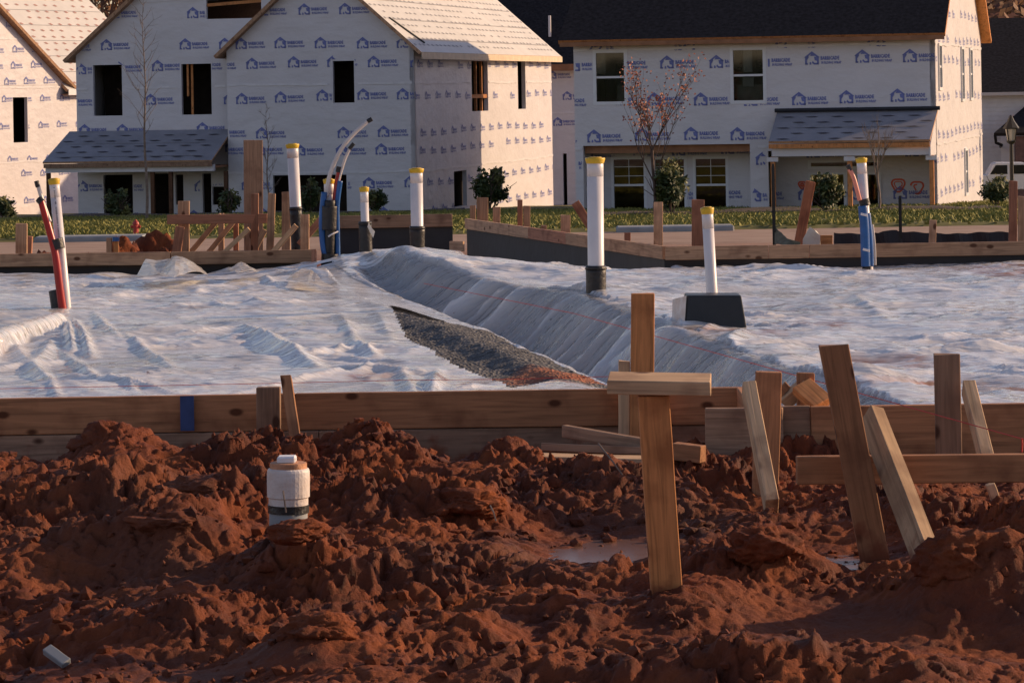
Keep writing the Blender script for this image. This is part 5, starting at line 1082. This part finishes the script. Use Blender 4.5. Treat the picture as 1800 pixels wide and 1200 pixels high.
q = rf(1760, 240, 1775, 300); mb = MB(); mb.box(q[0], q[1], -.03, .0, q[2], q[3]); mb.build('corner_trim', 'white_paint', H.root)

# ================================================================ STREET THINGS
# kerb
mb = MB()
for k0, k1 in [(72, 262), (1082, 1285)]: mb.box(P(k0, 400, 65)[0], P(k1, 400, 65)[0], 64.0, 64.8, float(profile(64.5))-.2, float(profile(64.5))+.15)
o = mb.build('kerb', 'kerb'); bv = o.modifiers.new('b', 'BEVEL'); bv.width = .03; tag(o, kind='structure')
# hydrant
c = P(239, 411, 66.9); c.z = float(profile(66.9))+.08; e = empty('fire_hydrant', c, 'small red fire hydrant standing on the grass at the kerb', 'hydrant'); e.scale = (.75, .75, .75)
mb = MB(); mb.tube([(0, 0, 0), (0, 0, .05), (0, 0, .055), (0, 0, .30)], [.11, .11, .08, .075], 12); mb.build('barrel', 'hydrant_red', e)
mb = MB(); mb.tube([(0, 0, .30), (0, 0, .32), (0, 0, .37), (0, 0, .41), (0, 0, .44)], [.10, .10, .08, .04, .02], 12); mb.build('bonnet', 'hydrant_red', e)
mb = MB(); mb.tube([(-.14, 0, .24), (.14, 0, .24)], .04, 8); mb.tube([(0, -.13, .22), (0, 0, .22)], .05, 8); mb.build('nozzle_caps', 'hydrant_red', e)
# street lamp
D = 101; c = P(1780, 400, D); top = P(1777, 202, D).z-P(1780, 400, D).z; c.z = min(c.z, float(profile(D))+.1); hgt = P(1777, 202, D).z-c.z
e = empty('street_lamp', c, 'black street lamp with a lantern head in front of the finished white house', 'street lamp')
mb = MB(); mb.tube([(0, 0, 0), (0, 0, .5), (0, 0, .55), (0, 0, hgt-.95)], [.14, .12, .075, .06], 10); mb.build('post', 'iron', e)
mb = MB(); mb.tube([(0, 0, hgt-.95), (0, 0, hgt-.88), (0, 0, hgt-.84)], [.06, .14, .16], 8); mb.tube([(0, 0, hgt-.45), (0, 0, hgt-.42), (0, 0, hgt-.2), (0, 0, hgt-.05), (0, 0, hgt)], [.26, .27, .12, .05, .01], 8)
for k in range(4): an = k*1.5708+.785; mb.tube([(math.cos(an)*.14, math.sin(an)*.14, hgt-.85), (math.cos(an)*.22, math.sin(an)*.22, hgt-.44)], .018, 5)
mb.build('lantern_frame', 'iron', e); mb = MB(); mb.tube([(0, 0, hgt-.83), (0, 0, hgt-.46)], [.12, .19], 8); mb.build('lantern_glass', 'lamp_glass', e)
# pickup
D = 112; c = P(1768, 345, D); c.z = float(profile(D))+.12; e = empty('pickup_truck', c, 'white pickup truck parked behind the round shrub at the right', 'pickup truck', rz=R(-3)); LZ = P(1760, 286, D).z-c.z; k = LZ/1.85
def prof(mb, pts, y0, y1, mi=0): mb.prism([(x*k, y0*k, z*k) for x, z in pts], (0, (y1-y0)*k, 0), mi)
mb = MB(); prof(mb, [(-1.2, .5), (-1.2, 1.2), (-.9, 1.22), (-.6, 1.78), (-.45, 1.85), (1.0, 1.83), (1.12, 1.78), (1.25, 1.22), (3.0, 1.20), (3.05, .55), (3.0, .45), (-1.15, .42)], 0, 1.85)
prof(mb, [(-2.6, .5), (-2.65, .95), (-2.5, 1.12), (-1.21, 1.2), (-1.21, .45), (-2.55, .42)], .02, 1.83)
o = mb.build('body', 'car_white', e); bv = o.modifiers.new('b', 'BEVEL'); bv.width = .04; bv.segments = 2
for xa, xb, xc, xd in [(-.80, .10, .10, -.50), (.22, 1.12, .98, .22)]:
    mb = MB(); prof(mb, [(xa, 1.25), (xb, 1.25), (xc, 1.72), (xd, 1.72)], -.012, .0); mb.build('side_window', 'car_glass', e)
for x in (-1.85, 2.1):
    mb = MB(); mb.tube([(x*k, -.03*k, .38*k), (x*k, .20*k, .38*k)], .38*k, 24); w_ = mb.build('wheel', 'tyre', e); mb = MB(); mb.tube([(x*k, -.05*k, .38*k), (x*k, -.031*k, .38*k)], .22*k, 16); mb.build('rim', 'rim', w_)
mb = MB(); mb.box(3.05*k, 3.08*k, .1*k, .3*k, .8*k, 1.1*k); mb.build('tail_light', 'lamp_red', e); mb = MB(); mb.box(-2.68*k, -2.64*k, .1*k, .4*k, .75*k, .95*k); mb.build('headlight', 'lamp_glass', e)

# ================================================================ PLANTS
def leaf_quads(mb, c, n, rx, ry, rz_, size, clump=12, mi=0, rnd=random, shell=.55):
    cl = []
    for _ in range(clump):
        u = Vector((rnd.gauss(0, 1), rnd.gauss(0, 1), rnd.gauss(0, 1))).normalized()*(shell+(1-shell)*rnd.random())*rnd.uniform(.45, 1)
        cl.append(Vector((u.x*rx, u.y*ry, u.z*rz_)))
    for i in range(n):
        k = cl[rnd.randrange(clump)]; p = k+Vector((rnd.gauss(0, rx*.20), rnd.gauss(0, ry*.20), rnd.gauss(0, rz_*.17)))
        a = Vector((rnd.gauss(0, 1), rnd.gauss(0, 1), rnd.gauss(0, 1))).normalized(); b = a.orthogonal().normalized(); s_ = size*rnd.uniform(.6, 1.3)
        p = p+Vector(c); mb.add([p-a*s_, p-b*s_*.45, p+a*s_, p+b*s_*.45], [(0, 1, 2, 3)], mi)
def branches(mb, p, d, L, r, depth, rnd, tips, spread_=.6, up=.15, kids=(2, 4)):
    q = p; pts = [p]; rs = [r]; n = 4
    for i in range(n):
        d = (d+Vector((rnd.gauss(0, .08), rnd.gauss(0, .08), up*.3))).normalized(); q = q+d*L/n; pts.append(q); rs.append(r*(1-.5*(i+1)/n))
    mb.tube(pts, rs, 5, cap=False); tips.append(q)
    if depth > 0:
        for _ in range(rnd.randint(*kids)):
            t = rnd.uniform(.3, 1); k = min(n-1, int(t*n)); s_ = Vector((rnd.gauss(0, 1), rnd.gauss(0, 1), rnd.gauss(0, .4))).normalized()
            branches(mb, pts[k+1], (d+s_*spread_).normalized(), L*rnd.uniform(.45, .75), r*.5, depth-1, rnd, tips, spread_, up, kids)
def shrub(px, ytop, ybot, D, wpx, label, seed, n=1500, cat='shrub', light=.25, group='evergreen shrubs in front of the houses'):
    rnd = random.Random(seed); a = P(px, ybot, D); g = float(profile(a.y))+.05; h = P(px, ytop, D).z-g; w_ = M(wpx, D)/2; a.z = g
    e = empty('shrub', a, label, cat, group); mb = MB(); tips = []
    for k in range(5): branches(mb, Vector((0, 0, 0)), Vector((rnd.gauss(0, .35), rnd.gauss(0, .35), 1)).normalized(), h*.6, .025, 1, rnd, tips)
    mb.build('stems', 'bark_dark', e)
    mb = MB(); leaf_quads(mb, (0, 0, h*.52), int(n*(1-light)), w_*.95, w_*.8, h*.46, .075, 9, 0, rnd); leaf_quads(mb, (0, 0, h*.58), int(n*light), w_, w_*.8, h*.45, .07, 7, 1, rnd)
    for _ in range(7):
        u = rnd.uniform(-1, 1); leaf_quads(mb, (u*w_*.9, rnd.uniform(-.3, .3)*w_, h*rnd.uniform(.45, .95)), 26, w_*.25, w_*.25, h*.16, .06, 3, rnd.randint(0, 1), rnd)
    mb.build('foliage', ['leaf_green', 'leaf_light'], e)
shrub(8, 345, 392, 94, 42, 'small dark shrub at the left picture edge', 1, 900)
shrub(203, 334, 386, 94, 46, 'round bronze green shrub in front of the left porch', 2, 1500, light=.45)
shrub(402, 334, 380, 94, 40, 'shrub behind the rail and pale braces', 3, 1100)
shrub(545, 310, 378, 93, 42, 'shrub between the leaning white pipe and the blue bundle', 4, 1300)
shrub(660, 330, 378, 93, 44, 'sparse shrub right of the shortest riser pipe', 5, 900, light=.4)
shrub(860, 294, 372, 92, 56, 'dense shrub against the partly sunlit side wall', 6, 1900)
shrub(1180, 288, 370, 80, 62, 'round shrub in front of the three tall windows', 7, 1900)
shrub(1456, 302, 372, 80, 60, 'dark shrub in front of the porch door', 8, 1900)
shrub(1752, 306, 378, 84, 58, 'round shrub at the right corner beside the pickup', 9, 1800)
def sapling(px, ytop, ybot, D, label, seed, spreadpx, n=26, t0=.3, leaves=0, fork=False, r0=.045, mat='bark', lean=0):
    rnd = random.Random(seed); a = P(px, ybot, D); a.z = float(profile(D))+.08; h = P(px, ytop, D).z-a.z; sw = M(spreadpx, D)/2
    e = empty('young_tree', a, label, 'young tree', 'saplings in front of the houses'); mb = MB()
    pts = [Vector((.03*math.sin(i*1.3)+lean*i/10, .02*math.cos(i*1.7), h*i/10)) for i in range(11)]
    if fork: pts = pts[:5]
    mb.tube(pts, [r0*(1-.085*i*(1.1 if not fork else .5)) for i in range(len(pts))], 7); mb.build('trunk', mat, e)
    mb = MB(); tips = []
    if fork:
        for k in range(7):
            an = k*.9+rnd.random(); p = pts[rnd.choice([2, 3, 4])]; branches(mb, p, Vector((math.cos(an)*.45, math.sin(an)*.45, 1)).normalized(), h*.30, r0*.45, 2, rnd, tips, .5, .3, (3, 5))
    else:
        for k in range(n):
            t = t0+(1-t0)*k/n*.97; i = int(t*10); p = pts[i].lerp(pts[min(10, i+1)], t*10-i); an = k*2.4
            ln = sw*(1.15-abs(t-t0-.15)/(1-t0))*rnd.uniform(.6, 1.1); branches(mb, p, Vector((math.cos(an), math.sin(an), .9)).normalized(), max(.15, ln), .009, 1, rnd, tips, .7, .2)
    mb.build('branches', mat, e)
    if leaves:
        mb = MB(); tips.sort(key=lambda v: -v.z); hi = [t for t in tips if t.z > h*.55]
        for _ in range(leaves):
            p = rnd.choice(hi if rnd.random() < .82 else tips)+Vector((rnd.gauss(0, .1), rnd.gauss(0, .1), rnd.gauss(0, .08))); a_ = Vector((rnd.gauss(0, 1), rnd.gauss(0, 1), rnd.gauss(0, 1))).normalized(); b_ = a_.orthogonal().normalized(); mb.add([p-a_*.036, p-b_*.026, p+a_*.036, p+b_*.026], [(0, 1, 2, 3)])
        mb.build('leaves', 'leaf_red', e)
sapling(258, -5, 386, 88, 'tall bare sapling standing before the left porch roof', 11, 90, 34, .38)
sapling(472, 178, 378, 92, 'slim bare sapling behind the broad brown board', 12, 60, 20, .2, r0=.03)
sapling(1150, 92, 378, 80, 'young tree with a few orange leaves in front of the right house', 13, 110, leaves=800, fork=True, mat='bark_dark')
sapling(1545, 196, 376, 80, 'small bare sapling in front of the porch roof', 14, 90, 18, .35, fork=True, r0=.035)
# trees beyond
def tree(px, ybase, D, h, w_, label, seed, n, dens, mat='leaf_autumn'):
    rnd = random.Random(seed); a = P(px, 300, D); a.z = float(profile(D)); e = empty('autumn_tree', a, label, 'tree', 'trees beyond the houses'); mb = MB(); tips = []
    mb.tube([(0, 0, 0), (.1, 0, h*.25), (0, .1, h*.5)], [.3, .24, .16], 8); mb.build('trunk', 'bark_dark', e)
    mb = MB()
    for k in range(9): an = k*.7; branches(mb, Vector((0, 0, h*(.25+.03*k))), Vector((math.cos(an)*.7, math.sin(an)*.7, 1)).normalized(), h*.42, .11, 2, rnd, tips, .6, .2, (3, 5))
    mb.build('limbs', 'bark_dark', e); mb = MB()
    for t in tips:
        for _ in range(n): p = t+Vector((rnd.gauss(0, .5), rnd.gauss(0, .5), rnd.gauss(0, .45))); a_ = Vector((rnd.gauss(0, 1), rnd.gauss(0, 1), rnd.gauss(0, 1))).normalized(); b_ = a_.orthogonal().normalized(); mb.add([p-a_*.17, p-b_*.12, p+a_*.17, p+b_*.12], [(0, 1, 2, 3)])
    mb.build('crown', mat, e)
tree(165, 0, 160, 13, 9, 'brown autumn tree showing between the left and middle roofs', 21, 9, 1)
tree(95, 0, 172, 13, 9, 'thinner brown tree behind the left roof edge', 22, 7, 1)
tree(235, 0, 176, 14, 9, 'brown tree half hidden by the rising rake of the middle house', 23, 8, 1)
# wooded hill at the far right, one mass
xs_ = np.linspace(-20, 260, 150); ys_ = np.linspace(300, 560, 80); A_, B_ = np.meshgrid(xs_, ys_); hz = -8+42*sst((B_-300)/180)*sst((A_-0)/40)+1.6*clods(A_*.22, B_*.22, 9, 1)+.8*fbm(A_*.5, B_*.5, 3)
tag(gridmesh('wooded_hill', xs_, ys_, hz, 'leaf_far'), kind='structure')
rnd = random.Random(3); mb = MB()
for i in range(9000):
    x = rnd.uniform(30, 90); y = rnd.uniform(330, 500); z = -8+42*sst((y-300)/180)*sst(x/40)+rnd.uniform(.5, 4)
    a_ = Vector((rnd.gauss(0, 1), rnd.gauss(0, 1), rnd.gauss(0, 1))).normalized(); b_ = a_.orthogonal().normalized(); p = Vector((x, y, float(z))); mb.add([p-a_*.8, p-b_*.5, p+a_*.8, p+b_*.5], [(0, 1, 2, 3)])
tag(mb.build('far_wood', 'leaf_autumn'), 'far reddish autumn wood on the hill above the dark roof at the right', 'wood', kind='stuff')
# grass blades
rng = np.random.RandomState(8); N_ = 120000; gy_ = 64.8+(rng.rand(N_)**.8)*27; gx_ = (rng.rand(N_)*2-1)*.185*gy_; gz_ = profile(gy_)+.10+.06*fbm(gx_*.35, gy_*.35, 3, 40)
keepg = fbm(gx_*.6, gy_*.8, 3, 95)+.5*rng.rand(N_) > .05; gx_, gy_, gz_ = gx_[keepg], gy_[keepg], gz_[keepg]; n = len(gx_); an = rng.rand(n)*6.28; hh = .03+.08*rng.rand(n)**2; ww = .03+.04*rng.rand(n); lx = rng.randn(n)*.07
v = np.zeros((n, 3, 3)); v[:, 0] = np.stack([gx_-np.cos(an)*ww, gy_-np.sin(an)*ww, gz_-.02], 1); v[:, 1] = np.stack([gx_+np.cos(an)*ww, gy_+np.sin(an)*ww, gz_-.02], 1); v[:, 2] = np.stack([gx_+lx, gy_+lx*.4, gz_+hh], 1)
me = bpy.data.meshes.new('grass'); me.vertices.add(3*n); me.vertices.foreach_set('co', v.astype(np.float32).ravel()); me.loops.add(3*n); me.loops.foreach_set('vertex_index', np.arange(3*n, dtype=np.int32)); me.polygons.add(n); me.polygons.foreach_set('loop_start', np.arange(0, 3*n, 3, dtype=np.int32)); me.update(calc_edges=True)
pm('grass_blade', (.19, .20, .040), .8, .35, .5, c2=(.30, .27, .07)); tag(link('grass', me, 'grass_blade'), 'sunlit grass on the verge in front of the houses', 'grass', kind='stuff')
# dark soil beds along the house fronts
tag(strip('soil_bed', 79, 83, .16, 'soil_dark', 8, 2, 12.5, 60, .12), kind='structure')
tag(strip('soil_bed', 92.5, 96.5, .16, 'soil_dark', 8, -18, -1.5, 60, .12), kind='structure')

# unseen wooded ridge added behind the viewer to shape the window pane reflections
xs_ = np.linspace(-260, 260, 160); ys_ = np.linspace(-260, -110, 50); A_, B_ = np.meshgrid(xs_, ys_); hz = -2+(4.5+3*fbm(A_*.09, A_*0, 3))*sst((-110-B_)/25)+3.0*clods(A_*.12, B_*.12, 9, 1)+1.2*fbm(A_*.4, B_*.4, 3)*sst((-110-B_)/20)
tag(gridmesh('reflection_ridge', xs_, ys_, hz, 'leaf_green'), kind='structure')
